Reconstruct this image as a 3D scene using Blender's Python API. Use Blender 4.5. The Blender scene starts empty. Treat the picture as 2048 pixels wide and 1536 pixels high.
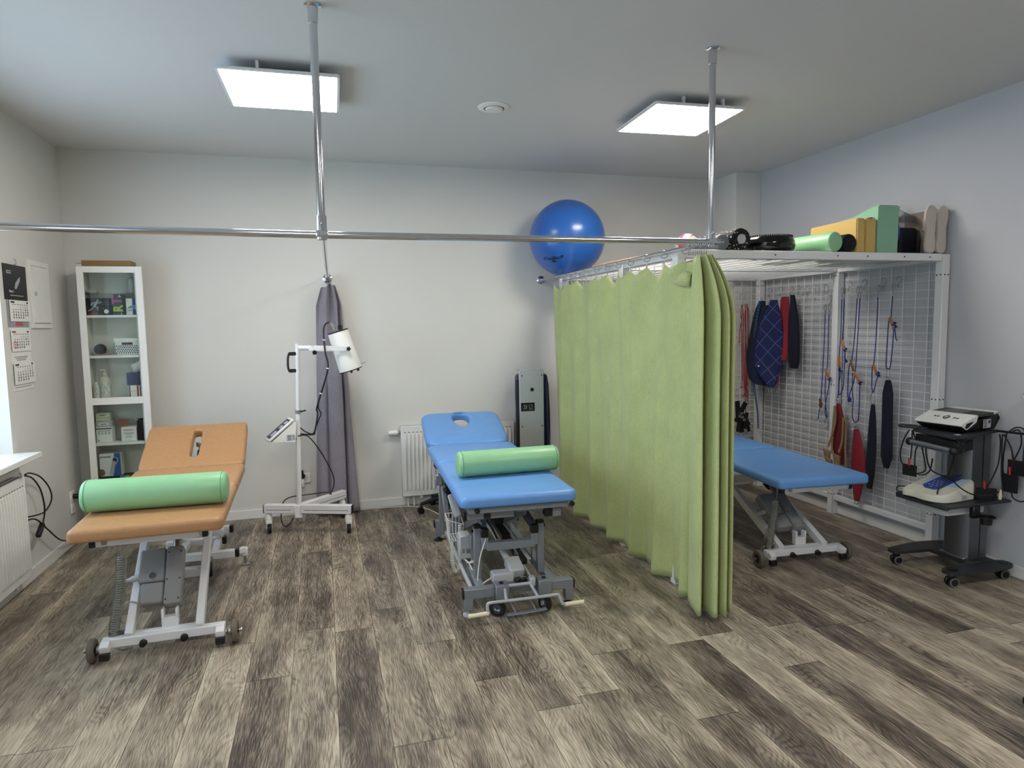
import bpy, bmesh, math, random
from mathutils import Vector as V, Matrix as Mx, Euler
random.seed(7)
SC = bpy.context.scene
COL = SC.collection
PI = math.pi
R_ = math.radians

# ------------------------------------------------------------------ materials
def lin(h):
    h = h.lstrip('#'); c = [int(h[i:i+2], 16)/255 for i in (0, 2, 4)]
    return tuple(x/12.92 if x <= .04045 else ((x+.055)/1.055)**2.4 for x in c)+(1,)

class NT:
    def __init__(s, name):
        s.m = bpy.data.materials.new(name); s.m.use_nodes = True
        s.t = s.m.node_tree; s.b = s.t.nodes['Principled BSDF']; s.out = s.t.nodes['Material Output']
    def n(s, typ, **kw):
        o = s.t.nodes.new(typ)
        for k, v in kw.items():
            if k[0] == '_': o.inputs[int(k[1:]) if k[1:].isdigit() else k[1:]].default_value = v
            else: setattr(o, k, v)
        return o
    def l(s, a, b): s.t.links.new(a, b)
    def val(s, x):
        return x
    def math(s, op, a, b=None, c=None):
        o = s.n('ShaderNodeMath', operation=op)
        for i, x in enumerate((a, b, c)):
            if x is None: continue
            if isinstance(x, (int, float)): o.inputs[i].default_value = x
            else: s.l(x, o.inputs[i])
        return o.outputs[0]
    def ramp(s, fac, stops):
        o = s.n('ShaderNodeValToRGB'); e = o.color_ramp.elements
        while len(e) < len(stops): e.new(.5)
        for i, (p, c) in enumerate(stops):
            e[i].position = p; e[i].color = lin(c) if isinstance(c, str) else (c, c, c, 1)
        s.l(fac, o.inputs[0]); return o.outputs[0]
    def noise(s, vec, scale, detail=3, rough=.5):
        o = s.n('ShaderNodeTexNoise', _Scale=scale, _Detail=detail, _Roughness=rough)
        if vec is not None: s.l(vec, o.inputs['Vector'])
        return o
    def coord(s, which='Object'): return s.n('ShaderNodeTexCoord').outputs[which]
    def mapping(s, vec, scale=(1, 1, 1), rot=(0, 0, 0)):
        o = s.n('ShaderNodeMapping'); o.inputs['Scale'].default_value = scale; o.inputs['Rotation'].default_value = rot
        s.l(vec, o.inputs[0]); return o.outputs[0]
    def mix(s, fac, a, b, typ='MIX'):
        o = s.n('ShaderNodeMixRGB', blend_type=typ)
        for i, x in enumerate((fac, a, b)):
            if isinstance(x, (int, float)): o.inputs[i].default_value = x
            elif isinstance(x, str): o.inputs[i].default_value = lin(x)
            else: s.l(x, o.inputs[i])
        return o.outputs[0]
    def bump(s, h, strength=.2, dist=.01):
        o = s.n('ShaderNodeBump', _Strength=strength, _Distance=dist)
        s.l(h, o.inputs['Height']); s.l(o.outputs[0], s.b.inputs['Normal']); return o

def mat(name, col, rough=.5, metal=0., var=0., vs=8., bump=0., bs=60., coat=0., sheen=0., spec=.5):
    w = NT(name); b = w.b
    b.inputs['Base Color'].default_value = lin(col)
    b.inputs['Roughness'].default_value = rough; b.inputs['Metallic'].default_value = metal
    b.inputs['Coat Weight'].default_value = coat; b.inputs['Coat Roughness'].default_value = .2
    b.inputs['Sheen Weight'].default_value = sheen; b.inputs['Specular IOR Level'].default_value = spec
    co = w.coord()
    if var:
        nz = w.noise(co, vs, 4)
        c = lin(col); lo = [x*(1-var) for x in c[:3]]; hi = [min(1, x*(1+var)) for x in c[:3]]
        r = w.n('ShaderNodeValToRGB'); r.color_ramp.elements[0].position = .3; r.color_ramp.elements[1].position = .7
        r.color_ramp.elements[0].color = (*lo, 1); r.color_ramp.elements[1].color = (*hi, 1)
        w.l(nz.outputs[0], r.inputs[0]); w.l(r.outputs[0], b.inputs['Base Color'])
    if bump:
        nz = w.noise(co, bs, 3); w.bump(nz.outputs[0], bump, .004)
    return w.m

def mat_fabric(name, col, scale=420, dark=.72, rough=.9):
    w = NT(name); b = w.b; co = w.coord()
    a = w.noise(w.mapping(co, (1, 1, .05)), scale, 2); c2 = w.noise(w.mapping(co, (.08, .08, 1)), scale, 2)
    h = w.math('ADD', a.outputs[0], c2.outputs[0])
    big = w.noise(co, 5, 3)
    c = lin(col); lo = tuple(x*dark for x in c[:3])+(1,); hi = tuple(min(1, x*1.15) for x in c[:3])+(1,)
    r = w.n('ShaderNodeValToRGB'); e = r.color_ramp.elements
    e[0].position = .36; e[0].color = lo; e[1].position = .64; e[1].color = hi
    w.l(w.math('MULTIPLY', h, .5), r.inputs[0])
    w.l(w.mix(.12, r.outputs[0], w.ramp(big.outputs[0], [(.3, .2), (.7, .8)]), 'OVERLAY'), b.inputs['Base Color'])
    b.inputs['Roughness'].default_value = rough; b.inputs['Sheen Weight'].default_value = .15
    b.inputs['Specular IOR Level'].default_value = .15
    w.bump(h, .15, .002); return w.m

def mat_emit(name, col, strength):
    w = NT(name); w.b.inputs['Base Color'].default_value = lin(col)
    w.b.inputs['Emission Color'].default_value = lin(col); w.b.inputs['Emission Strength'].default_value = strength
    return w.m

def mat_glass(name, tint='#ffffff', refl=1.0, rough=.0):
    w = NT(name); t = w.t
    tr = w.n('ShaderNodeBsdfTransparent'); tr.inputs[0].default_value = lin(tint)
    gl = w.n('ShaderNodeBsdfGlossy'); gl.inputs['Roughness'].default_value = rough
    fr = w.n('ShaderNodeFresnel'); fr.inputs[0].default_value = 1.45
    mx = w.n('ShaderNodeMixShader')
    w.l(w.math('MULTIPLY', fr.outputs[0], refl), mx.inputs[0]); w.l(tr.outputs[0], mx.inputs[1]); w.l(gl.outputs[0], mx.inputs[2])
    w.l(mx.outputs[0], w.out.inputs[0]); return w.m

# ------------------------------------------------------------------ geometry builder
def frame(o, x, y):
    x = V(x).normalized(); y = V(y); z = x.cross(y).normalized(); y = z.cross(x)
    m = Mx((x, y, z)).transposed().to_4x4(); m.translation = V(o); return m
def axisM(p, d, roll=0.):
    d = V(d).normalized(); q = d.to_track_quat('Z', 'Y')
    m = q.to_matrix().to_4x4() @ Mx.Rotation(roll, 4, 'Z'); m.translation = V(p); return m
def T(x, y, z): return Mx.Translation((x, y, z))
def rz(a): return Mx.Rotation(a, 4, 'Z')
def spl(pts, n=6, closed=False):
    P = [V(p) for p in pts]; out = []; k = len(P)
    for i in range(k if closed else k-1):
        if closed: a, b, c, d = P[i-1], P[i], P[(i+1) % k], P[(i+2) % k]
        else: a, b, c, d = P[max(0, i-1)], P[i], P[i+1], P[min(k-1, i+2)]
        for j in range(n):
            t = j/n
            out.append(.5*((2*b)+(c-a)*t+(2*a-5*b+4*c-d)*t*t+(3*b-a-3*c+d)*t**3))
    if not closed: out.append(P[-1])
    return out
def rrect(w, l, r, n=5):
    r = min(r, w/2-1e-4, l/2-1e-4); pts = []
    for cx, cy, a0 in ((w/2-r, l/2-r, 0), (-w/2+r, l/2-r, 90), (-w/2+r, -l/2+r, 180), (w/2-r, -l/2+r, 270)):
        for i in range(n+1):
            a = R_(a0+90*i/n); pts.append((cx+r*math.cos(a), cy+r*math.sin(a)))
    return pts

class G:
    def __init__(s, M=None): s.bm = bmesh.new(); s.mi = 0; s.M = M or Mx()
    def faces(s, verts, faces, M=None):
        m = s.M @ M if M is not None else s.M
        vs = [s.bm.verts.new(m @ V(v)) for v in verts]; out = []
        for f in faces:
            try:
                q = s.bm.faces.new([vs[i] for i in f]); q.material_index = s.mi; q.smooth = True; out.append(q)
            except ValueError: pass
        return s
    def box(s, c, size, M=None, b=.0015, seg=1):
        t = bmesh.new(); bmesh.ops.create_cube(t, size=1)
        for v in t.verts: v.co = V((v.co.x*size[0], v.co.y*size[1], v.co.z*size[2]))
        b = min(b, .45*min(size))
        if b > 0: bmesh.ops.bevel(t, geom=t.edges[:], offset=b, segments=seg, affect='EDGES', profile=.5)
        t.verts.index_update()
        mm = T(*c) if M is None else M @ T(*c)
        s.faces([v.co.copy() for v in t.verts], [[v.index for v in f.verts] for f in t.faces], mm); t.free(); return s
    def bar(s, p0, p1, w, h, up=(0, 0, 1), b=.002):
        p0, p1 = V(p0), V(p1); d = (p1-p0); L = d.length; d.normalize(); u = V(up)
        if abs(d.dot(u)) > .99: u = V((0, 1, 0))
        x = d.cross(u).normalized(); z = x.cross(d)
        m = Mx((x, d, z)).transposed().to_4x4(); m.translation = (p0+p1)/2
        return s.box((0, 0, 0), (w, L, h), m, b)
    def tube(s, pts, r, n=8, closed=False, M=None):
        P = [V(p) for p in pts]; k = len(P); vs = []; fs = []
        rr = r if isinstance(r, (list, tuple)) else [r]*k
        prev = None
        for i in range(k):
            a = P[i-1] if (i > 0 or closed) else P[i]; c = P[(i+1) % k] if (i < k-1 or closed) else P[i]
            d = (c-a)
            if d.length < 1e-9: d = V((0, 0, 1))
            d.normalize()
            if prev is None:
                u = V((0, 0, 1)) if abs(d.z) < .9 else V((1, 0, 0)); u = (u-d*u.dot(d)).normalized()
            else:
                u = prev-d*prev.dot(d)
                if u.length < 1e-6: u = V((1, 0, 0)).cross(d)
                u.normalize()
            prev = u; w = d.cross(u)
            for j in range(n):
                t = 2*PI*j/n; vs.append(P[i]+(u*math.cos(t)+w*math.sin(t))*rr[i])
        for i in range(k if closed else k-1):
            o, q = i*n, ((i+1) % k)*n
            for j in range(n): fs.append((o+j, o+(j+1) % n, q+(j+1) % n, q+j))
        if not closed: fs += [tuple(reversed(range(n))), tuple(range((k-1)*n, k*n))]
        return s.faces(vs, fs, M)
    def cyl(s, p0, p1, r, n=20, r2=None): return s.tube([p0, p1], [r, r if r2 is None else r2], n)
    def lathe(s, prof, M=None, n=24):
        vs = []; fs = []; k = len(prof)
        for r, z in prof:
            for j in range(n): vs.append((max(r, 1e-5)*math.cos(2*PI*j/n), max(r, 1e-5)*math.sin(2*PI*j/n), z))
        for i in range(k-1):
            for j in range(n): fs.append((i*n+j, i*n+(j+1) % n, (i+1)*n+(j+1) % n, (i+1)*n+j))
        if prof[0][0] > .0021 and prof[-1][0] > .0021:          # a ring: close the profile on itself
            if k > 2:
                for j in range(n): fs.append(((k-1)*n+j, (k-1)*n+(j+1) % n, (j+1) % n, j))
        else: fs += [tuple(reversed(range(n))), tuple(range((k-1)*n, k*n))]
        return s.faces(vs, fs, M)
    def prism(s, poly, z0, z1, M=None, r=0.):
        n = len(poly); vs = [(*p, z0) for p in poly]+[(*p, z1) for p in poly]
        fs = [tuple(reversed(range(n))), tuple(range(n, 2*n))]+[(i, (i+1) % n, n+(i+1) % n, n+i) for i in range(n)]
        return s.faces(vs, fs, M)
    def pad(s, w, l, t, rc, re, M=None, hole=None, seg=4, crown=0., n=6):
        """upholstered slab, centred, top at z=0; hole=(cx,cy,[(x,y)..])"""
        ring = []                       # (inset, z) from top edge round the rim to the bottom
        for i in range(seg+1):
            a = R_(90*i/seg); ring.append((re*(1-math.sin(a)), -re*(1-math.cos(a))))
        rb = min(re*.6, t-re-.001)
        for i in range(seg+1):
            a = R_(90*i/seg); ring.append((rb*(1-math.cos(a)), -t+rb*(1-math.sin(a))))
        if hole:
            cx, cy, hp = hole; vs = []; fs = []; K = len(hp)
            angs = sorted(set([round(2*PI*i/72, 5) for i in range(72)]+[round(math.atan2(sy*l/2-cy, sx*w/2-cx) % (2*PI), 5) for sx in (-1, 1) for sy in (-1, 1)]))
            def hit(a):
                dx, dy = math.cos(a), math.sin(a); best = .01
                for i in range(K):
                    (x0, y0), (x1, y1) = hp[i], hp[(i+1) % K]; x0 -= cx; x1 -= cx; y0 -= cy; y1 -= cy
                    den = dx*(y1-y0)-dy*(x1-x0)
                    if abs(den) < 1e-12: continue
                    u = (x0*dy-y0*dx)/den*-1.; u = (dx*(-y0)-dy*(-x0))/den
                    q = (x0*(y1-y0)-y0*(x1-x0))/den
                    if -1e-6 <= u <= 1+1e-6 and q > 0: best = max(best, q)
                return best
            hr = [hit(a) for a in angs]; N = len(angs)
            def outer(ins):
                o = []; W, L = w/2-ins, l/2-ins; rcc = max(rc-ins, .004)
                for a in angs:
                    dx, dy = math.cos(a), math.sin(a); lo, hi = 0, 3
                    for _ in range(30):
                        md = (lo+hi)/2; x, y = cx+dx*md, cy+dy*md
                        if math.hypot(max(abs(x)-(W-rcc), 0), max(abs(y)-(L-rcc), 0)) <= rcc: lo = md
                        else: hi = md
                    o.append((cx+dx*lo, cy+dy*lo))
                return o
            rings = [[(x, y, z) for x, y in outer(i)] for i, z in ring]
            hs = [[(cx+(r_+o_)*math.cos(a), cy+(r_+o_)*math.sin(a), z) for a, r_ in zip(angs, hr)] for o_, z in ((0, -t), (0, -re), (re*.12, -re*.5), (re*.45, -re*.14), (re, 0))]
            rings = hs+rings+[hs[0]]
            for rg in rings: vs += rg
            for a in range(len(rings)-1):
                for j in range(N): fs.append((a*N+j, a*N+(j+1) % N, (a+1)*N+(j+1) % N, (a+1)*N+j))
            return s.faces(vs, fs, M)
        vs = []; fs = []; N = None
        inner = [rrect(w-2*re-.10, l-2*re-.10, max(rc, .02), n)]
        allr = [[(x, y, crown) for x, y in inner[0]]]
        for ins, z in ring: allr.append([(x, y, z) for x, y in rrect(w-2*ins, l-2*ins, max(rc-ins, .003), n)])
        N = len(allr[0])
        for rg in allr: vs += rg
        fs.append(tuple(range(N)))
        for a in range(len(allr)-1):
            for j in range(N): fs.append((a*N+(j+1) % N, a*N+j, (a+1)*N+j, (a+1)*N+(j+1) % N))
        o = (len(allr)-1)*N; fs.append(tuple(reversed(range(o, o+N))))
        return s.faces(vs, fs, M)
    def sphere(s, c, r, n=24, m=14, M=None, sc=(1, 1, 1)):
        vs = [V(c)+V((0, 0, r*sc[2]))]; fs = []
        for i in range(1, m):
            a = PI*i/m
            for j in range(n):
                t = 2*PI*j/n; vs.append(V(c)+V((r*sc[0]*math.sin(a)*math.cos(t), r*sc[1]*math.sin(a)*math.sin(t), r*sc[2]*math.cos(a))))
        vs.append(V(c)-V((0, 0, r*sc[2])))
        for j in range(n): fs.append((0, 1+j, 1+(j+1) % n))
        for i in range(m-2):
            for j in range(n): fs.append((1+i*n+j, 1+(i+1)*n+j, 1+(i+1)*n+(j+1) % n, 1+i*n+(j+1) % n))
        o = len(vs)-1; b = 1+(m-2)*n
        for j in range(n): fs.append((o, b+(j+1) % n, b+j))
        return s.faces(vs, fs, M)
    def coil(s, path, R, r, turns, n=6, per=10):
        P = spl(path, 24); L = [0]
        for i in range(1, len(P)): L.append(L[-1]+(P[i]-P[i-1]).length)
        pts = []; N = int(turns*per)
        prev = None
        for k in range(N+1):
            d = L[-1]*k/N; i = 1
            while i < len(L)-1 and L[i] < d: i += 1
            f = (d-L[i-1])/max(1e-9, L[i]-L[i-1]); p = P[i-1].lerp(P[i], f); t = (P[i]-P[i-1]).normalized()
            if prev is None: u = V((1, 0, 0)) if abs(t.x) < .9 else V((0, 1, 0))
            else: u = prev
            u = (u-t*u.dot(t)).normalized(); prev = u; w = t.cross(u); a = 2*PI*k/per
            pts.append(p+(u*math.cos(a)+w*math.sin(a))*R)
        return s.tube(pts, r, n)
    def text(s, txt, size, M, ext=.0004, align='CENTER', bold=0., sx=1.):
        cu = bpy.data.curves.new('t', 'FONT'); cu.body = txt; cu.size = size; cu.align_x = align; cu.align_y = 'CENTER'
        cu.extrude = ext; cu.resolution_u = 2; cu.offset = bold
        ob = bpy.data.objects.new('t', cu); COL.objects.link(ob)
        me = bpy.data.meshes.new_from_object(ob.evaluated_get(bpy.context.evaluated_depsgraph_get()))
        vs = [V((v.co.x*sx, v.co.y, v.co.z)) for v in me.vertices]; fs = [tuple(p.vertices) for p in me.polygons]
        bpy.data.objects.remove(ob); bpy.data.curves.remove(cu); bpy.data.meshes.remove(me)
        if callable(M): vs = [M(v) for v in vs]; return s.faces(vs, fs)
        return s.faces(vs, fs, M)

def link(name, g, mats, parent=None, sharp=38, world=True, origin=None):
    """turn a builder into ONE mesh object; coordinates are world ones unless world=False (then local to parent)"""
    me = bpy.data.meshes.new(name); bmesh.ops.recalc_face_normals(g.bm, faces=g.bm.faces[:])
    g.bm.to_mesh(me); g.bm.free()
    for m in (mats if isinstance(mats, (list, tuple)) else [mats]): me.materials.append(m)
    me.set_sharp_from_angle(angle=R_(sharp))
    o = bpy.data.objects.new(name, me); COL.objects.link(o)
    if parent is not None:
        o.parent = parent
        if world:
            top = parent; chain = []
            while top is not None: chain.append(top); top = top.parent
            m = Mx()
            for q in reversed(chain): m = m @ q.matrix_basis
            me.transform(m.inverted())
    elif world:
        if origin is None:
            xs = [v.co for v in me.vertices]
            origin = V(((min(v.x for v in xs)+max(v.x for v in xs))/2, (min(v.y for v in xs)+max(v.y for v in xs))/2, min(v.z for v in xs)))
        me.transform(T(*(-V(origin)))); o.location = origin
    return o
def tag(o, label, cat, group=None):
    o['label'] = label; o['category'] = cat
    if group: o['group'] = group
    return o
def thing(name, label, cat, loc=(0, 0, 0), rot=0., group=None):
    o = bpy.data.objects.new(name, None); COL.objects.link(o); o.empty_display_size = .05
    o.location = loc; o.rotation_euler = (0, 0, rot); return tag(o, label, cat, group)
def struct(name, g, m, **k):
    o = link(name, g, m, **k); o['kind'] = 'structure'; return o
def plabel(o, s): o['label'] = s; return o
# ------------------------------------------------------------------ palette
M_wall = mat('wall_paint', '#d9d7d2', .85, bump=.05, bs=220, var=.015, vs=1.5)
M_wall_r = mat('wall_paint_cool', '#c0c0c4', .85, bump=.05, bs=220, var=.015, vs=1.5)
M_ceil = mat('ceiling_paint', '#d3d2d0', .9, bump=.04, bs=240)
M_base = mat('skirting_white', '#e6e5e2', .4)
M_white = mat('white_paint', '#e9e8e4', .38, var=.02, vs=12)
M_whitem = mat('white_powder_coat', '#e4e4e6', .3, coat=.2)
M_cage = mat('cage_white', '#e3e3e4', .35)
M_chrome = mat('chrome', '#d6d8dc', .12, 1.)
M_steel = mat('brushed_steel', '#a9abae', .32, 1., bump=.03, bs=300)
M_alu = mat('aluminium_column', '#77797d', .38, .85, bump=.02, bs=200)
M_black = mat('black_plastic', '#0b0b0c', .45)
M_blackg = mat('black_gloss', '#09090a', .12)
M_rubber = mat('black_rubber', '#19191a', .8, bump=.2, bs=150)
M_wheel = mat('grey_brown_tyre', '#6a6152', .8, bump=.2, bs=120)
M_gray = mat('grey_steel_paint', '#85898f', .42, .25, var=.05, vs=20)
M_grayd = mat('dark_grey_paint', '#4a4d54', .5)
M_actu = mat('actuator_grey', '#8b8b8c', .65, bump=.15, bs=350)
M_actul = mat('actuator_light', '#b9b9ba', .6, bump=.1, bs=350)
M_tan = mat('tan_vinyl', '#b1845a', .42, var=.07, vs=60, bump=.12, bs=260)
M_blue = mat('blue_vinyl', '#6597d4', .38, bump=.08, bs=260, var=.03, vs=20)
M_green = mat('green_vinyl', '#90c494', .36, bump=.08, bs=260, var=.03, vs=20)
M_gcurt = mat_fabric('green_cloth', '#b2bb82', 700, .86)
M_graycurt = mat_fabric('grey_velvet', '#8d8893', 500, .84)
M_cord = mat('black_cable', '#0c0c0d', .5)
M_cordg = mat('grey_cable', '#a5a49c', .5)
M_cordw = mat('white_cable', '#dcdbd4', .5)
M_card = mat('brown_cardboard', '#8a6a46', .8, var=.06)
M_paper = mat('white_paper', '#e9e8e4', .7)
M_ink = mat('black_ink', '#17171b', .6)
M_inkg = mat('grey_ink', '#77777c', .6)
M_red = mat('red_print', '#c22a2e', .5)
M_navy = mat('navy_cloth', '#141a3a', .85, bump=.2, bs=300)
M_navyd = mat('dark_navy_cloth', '#0c1026', .85, bump=.2, bs=300)
M_redc = mat('red_cloth', '#6e1822', .8, bump=.2, bs=250)
M_redrope = mat('red_rope', '#a01c28', .8, bump=.4, bs=400)
M_bluerope = mat('blue_rope', '#1c2f7c', .8, bump=.4, bs=400)
M_wood = mat('slider_wood', '#a9713c', .5, var=.15, vs=40)
M_woodl = mat('pine_wood', '#d3a068', .5, var=.12, vs=14)
M_tanstrap = mat('tan_leather', '#8a7350', .7, var=.1, vs=30)
M_yellow = mat('yellow_foam', '#cfae68', .8, bump=.15, bs=200)
M_greenm = mat('green_foam', '#8dbb9a', .6, bump=.2, bs=250)
M_bluef = mat('blue_disc', '#1d4ea0', .4)
M_blackf = mat('black_foam', '#0f1013', .9, bump=.3, bs=200)
M_beige = mat('beige_felt', '#c9beb0', .9, bump=.25, bs=250)
M_cream = mat('cream_plastic', '#e9e0c0', .4)
M_lgray = mat('light_grey_plastic', '#b4b6bb', .45)
M_navyp = mat('navy_plastic', '#1d2246', .4)
M_glass = mat_glass('clear_glass', '#f6f9f7', .25)
M_poly = mat_glass('clear_polythene', '#f7f8f9', .7, .1)
M_lens = mat_emit('lit_diffuser', '#fff9f0', 11.0)
M_dkgray = mat('charcoal_plastic', '#2b2c30', .5)
M_bluep = mat('blue_panel', '#20389c', .4)
M_sky = mat('pale_blue_panel', '#b5cde0', .4)
M_offw = mat('off_white_plastic', '#d9d7c8', .4)

def floor_mat():
    w = NT('grey_oak_vinyl'); co = w.coord()
    sx = w.n('ShaderNodeSeparateXYZ'); w.l(co, sx.inputs[0])
    PW, PL = .19, 1.22
    u = w.math('DIVIDE', sx.outputs[0], PW); col = w.math('FLOOR', u); fu = w.math('SUBTRACT', u, col)
    wn = w.n('ShaderNodeTexWhiteNoise', noise_dimensions='1D'); w.l(col, wn.inputs['W'])
    v = w.math('ADD', w.math('DIVIDE', sx.outputs[1], PL), w.math('MULTIPLY', wn.outputs[0], 7.3))
    row = w.math('FLOOR', v); fv = w.math('SUBTRACT', v, row)
    cmb = w.n('ShaderNodeCombineXYZ'); w.l(col, cmb.inputs[0]); w.l(row, cmb.inputs[1])
    pid = w.n('ShaderNodeTexWhiteNoise', noise_dimensions='2D'); w.l(cmb.outputs[0], pid.inputs[0])
    # per plank offset of the grain
    off = w.n('ShaderNodeVectorMath', operation='SCALE'); w.l(pid.outputs['Color'], off.inputs[0]); off.inputs['Scale'].default_value = 37.
    add = w.n('ShaderNodeVectorMath', operation='ADD'); w.l(co, add.inputs[0]); w.l(off.outputs[0], add.inputs[1])
    g0 = add.outputs[0]
    fine = w.noise(w.mapping(g0, (1, .05, 1)), 230, 5, .65)
    mid = w.noise(w.mapping(g0, (1, .09, 1)), 32, 4, .6)
    # cathedral figure
    dist = w.noise(w.mapping(g0, (1, .3, 1)), 5, 2)
    wx = w.math('ADD', w.math('MULTIPLY', sx.outputs[0], 1.), w.math('MULTIPLY', dist.outputs[0], .33))
    ringv = w.math('SINE', w.math('MULTIPLY', wx, 240.))
    blot = w.noise(w.mapping(g0, (1, .38, 1)), 7.5, 3, .55)
    tone = w.math('ADD', w.math('MULTIPLY', blot.outputs[0], .50), w.math('MULTIPLY', mid.outputs[0], .40))
    tone = w.math('ADD', tone, w.math('MULTIPLY', w.math('SUBTRACT', pid.outputs['Value'], .5), .21))
    tone = w.math('ADD', tone, w.math('MULTIPLY', w.math('SUBTRACT', fine.outputs[0], .47), .85))
    tone = w.math('ADD', tone, w.math('MULTIPLY', w.math('POWER', w.math('ABSOLUTE', ringv), 5.), -.09))
    # pale worn strips along some board edges
    e = w.math('ABSOLUTE', w.math('SUBTRACT', fu, .5))
    edge = w.math('MULTIPLY', w.math('POWER', w.math('MULTIPLY', e, 2.), 4.), .22)
    tone = w.math('ADD', tone, w.math('MULTIPLY', edge, w.math('MULTIPLY', blot.outputs[0], 1.2)))
    base = w.ramp(tone, [(.24, '#3f3832'), (.38, '#6a6054'), (.5, '#928776'), (.62, '#b2a692'), (.8, '#d3c8b3')])
    hue = w.mix(w.math('MULTIPLY', w.ramp(mid.outputs[0], [(.45, .0), (.62, 1.)]), .2), base, '#6b5b5a', 'MIX')
    # joints
    ju = w.math('LESS_THAN', w.math('SUBTRACT', .5, e), .0095)
    ev = w.math('ABSOLUTE', w.math('SUBTRACT', fv, .5)); jv = w.math('LESS_THAN', w.math('SUBTRACT', .5, ev), .0019)
    j = w.math('MAXIMUM', ju, jv)
    c = w.mix(w.math('MULTIPLY', j, .75), hue, '#2a2521')
    w.l(c, w.b.inputs['Base Color'])
    w.l(w.math('ADD', w.math('MULTIPLY', fine.outputs[0], .16), .36), w.b.inputs['Roughness'])
    w.b.inputs['Specular IOR Level'].default_value = .4
    w.bump(w.math('SUBTRACT', fine.outputs[0], w.math('MULTIPLY', j, .8)), .12, .002)
    return w.m
M_floor = floor_mat()

def speckle_mat():
    w = NT('black_foam_white_speckle'); co = w.coord()
    vo = w.n('ShaderNodeTexVoronoi', _Scale=70.); w.l(co, vo.inputs['Vector'])
    rnd = w.n('ShaderNodeSeparateColor'); w.l(vo.outputs['Color'], rnd.inputs[0])
    k = w.math('MULTIPLY', w.math('LESS_THAN', vo.outputs['Distance'], .28), w.math('GREATER_THAN', rnd.outputs[0], .45))
    w.l(w.mix(k, '#0c0c0d', '#d8d8d8'), w.b.inputs['Base Color']); w.b.inputs['Roughness'].default_value = .8
    return w.m
M_speck = speckle_mat()
def floral_mat():
    w = NT('flower_print'); co = w.coord()
    vo = w.n('ShaderNodeTexVoronoi', _Scale=36.); w.l(co, vo.inputs['Vector'])
    s = w.n('ShaderNodeSeparateColor'); w.l(vo.outputs['Color'], s.inputs[0])
    r = w.n('ShaderNodeValToRGB'); r.color_ramp.interpolation = 'CONSTANT'; e = r.color_ramp.elements
    cs = ['#24406f', '#c9404e', '#3a6a86', '#d9a4a6', '#1d3350', '#7fb0d8', '#8a9a3a', '#a02838']
    while len(e) < len(cs): e.new(.5)
    for i, c in enumerate(cs): e[i].position = i/len(cs); e[i].color = lin(c)
    w.l(s.outputs[0], r.inputs[0]); w.l(w.mix(w.ramp(w.noise(co, 30, 2).outputs[0], [(.62, 0.), (.66, .4)]), r.outputs[0], '#e0e4ea'), w.b.inputs['Base Color'])
    w.b.inputs['Roughness'].default_value = .3; return w.m
M_floral = floral_mat()
def quilt_mat():
    w = NT('navy_quilted'); co = w.coord()
    s = w.n('ShaderNodeSeparateXYZ'); w.l(co, s.inputs[0])
    def line(a, b):
        t = w.math('ADD', w.math('MULTIPLY', s.outputs[1], a), w.math('MULTIPLY', s.outputs[2], b))
        f = w.math('FRACT', w.math('ADD', t, 50.)); return w.math('LESS_THAN', w.math('ABSOLUTE', w.math('SUBTRACT', f, .5)), .03)
    k = w.math('MAXIMUM', line(9.5, 6.8), line(-9.5, 6.8))
    w.l(w.mix(k, '#161f52', '#4a5a94'), w.b.inputs['Base Color']); w.b.inputs['Roughness'].default_value = .8
    return w.m
M_quilt = quilt_mat()
def bluerope2():
    w = NT('blue_white_rope'); co = w.coord(); n = w.n('ShaderNodeTexChecker', _Scale=90.); w.l(co, n.inputs[0])
    w.l(w.mix(n.outputs[1], '#14224f', '#3a78a8'), w.b.inputs['Base Color']); w.b.inputs['Roughness'].default_value = .8
    return w.m
M_rope2 = bluerope2()
# ------------------------------------------------------------------ the room
XL, XR, D, H, YF = -1.798, 3.871, 5.655, 2.855, -2.6
struct('floor', G().box(((XL+XR)/2, (YF+D)/2, -.05), (XR-XL+.6, D-YF+.6, .1), b=0), M_floor, origin=(0, 0, 0))
struct('ceiling', G().box(((XL+XR)/2, (YF+D)/2, H+.05), (XR-XL+.6, D-YF+.6, .1), b=0), M_ceil)
struct('wall_back', G().box(((XL+XR)/2, D+.1, H/2), (XR-XL+.6, .2, H), b=0), M_wall)
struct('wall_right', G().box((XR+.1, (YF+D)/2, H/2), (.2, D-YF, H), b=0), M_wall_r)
struct('wall_front', G().box(((XL+XR)/2, YF-.1, H/2), (XR-XL+.6, .2, H), b=0), M_wall)
WY0, WY1, WZ0, WZ1 = 2.35, 4.57, .80, 2.42          # window opening
FY0, FY1 = -1.7, .6                                   # a second window, behind the camera
g = G()
for y0, y1, z0, z1 in ((YF, FY0, 0, H), (FY0, FY1, 0, WZ0), (FY0, FY1, WZ1, H), (FY1, WY0, 0, H), (WY0, WY1, 0, WZ0), (WY0, WY1, WZ1, H), (WY1, D, 0, H)):
    g.box((XL-.15, (y0+y1)/2, (z0+z1)/2), (.3, y1-y0, z1-z0), b=0)
struct('wall_left', g, M_wall)
g = G().box((3.742, 5.4825, H/2), (.258, .345, H), b=.004); struct('trim_1', g, M_wall)['label'] = 'boxed pillar in the back right corner'
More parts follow.
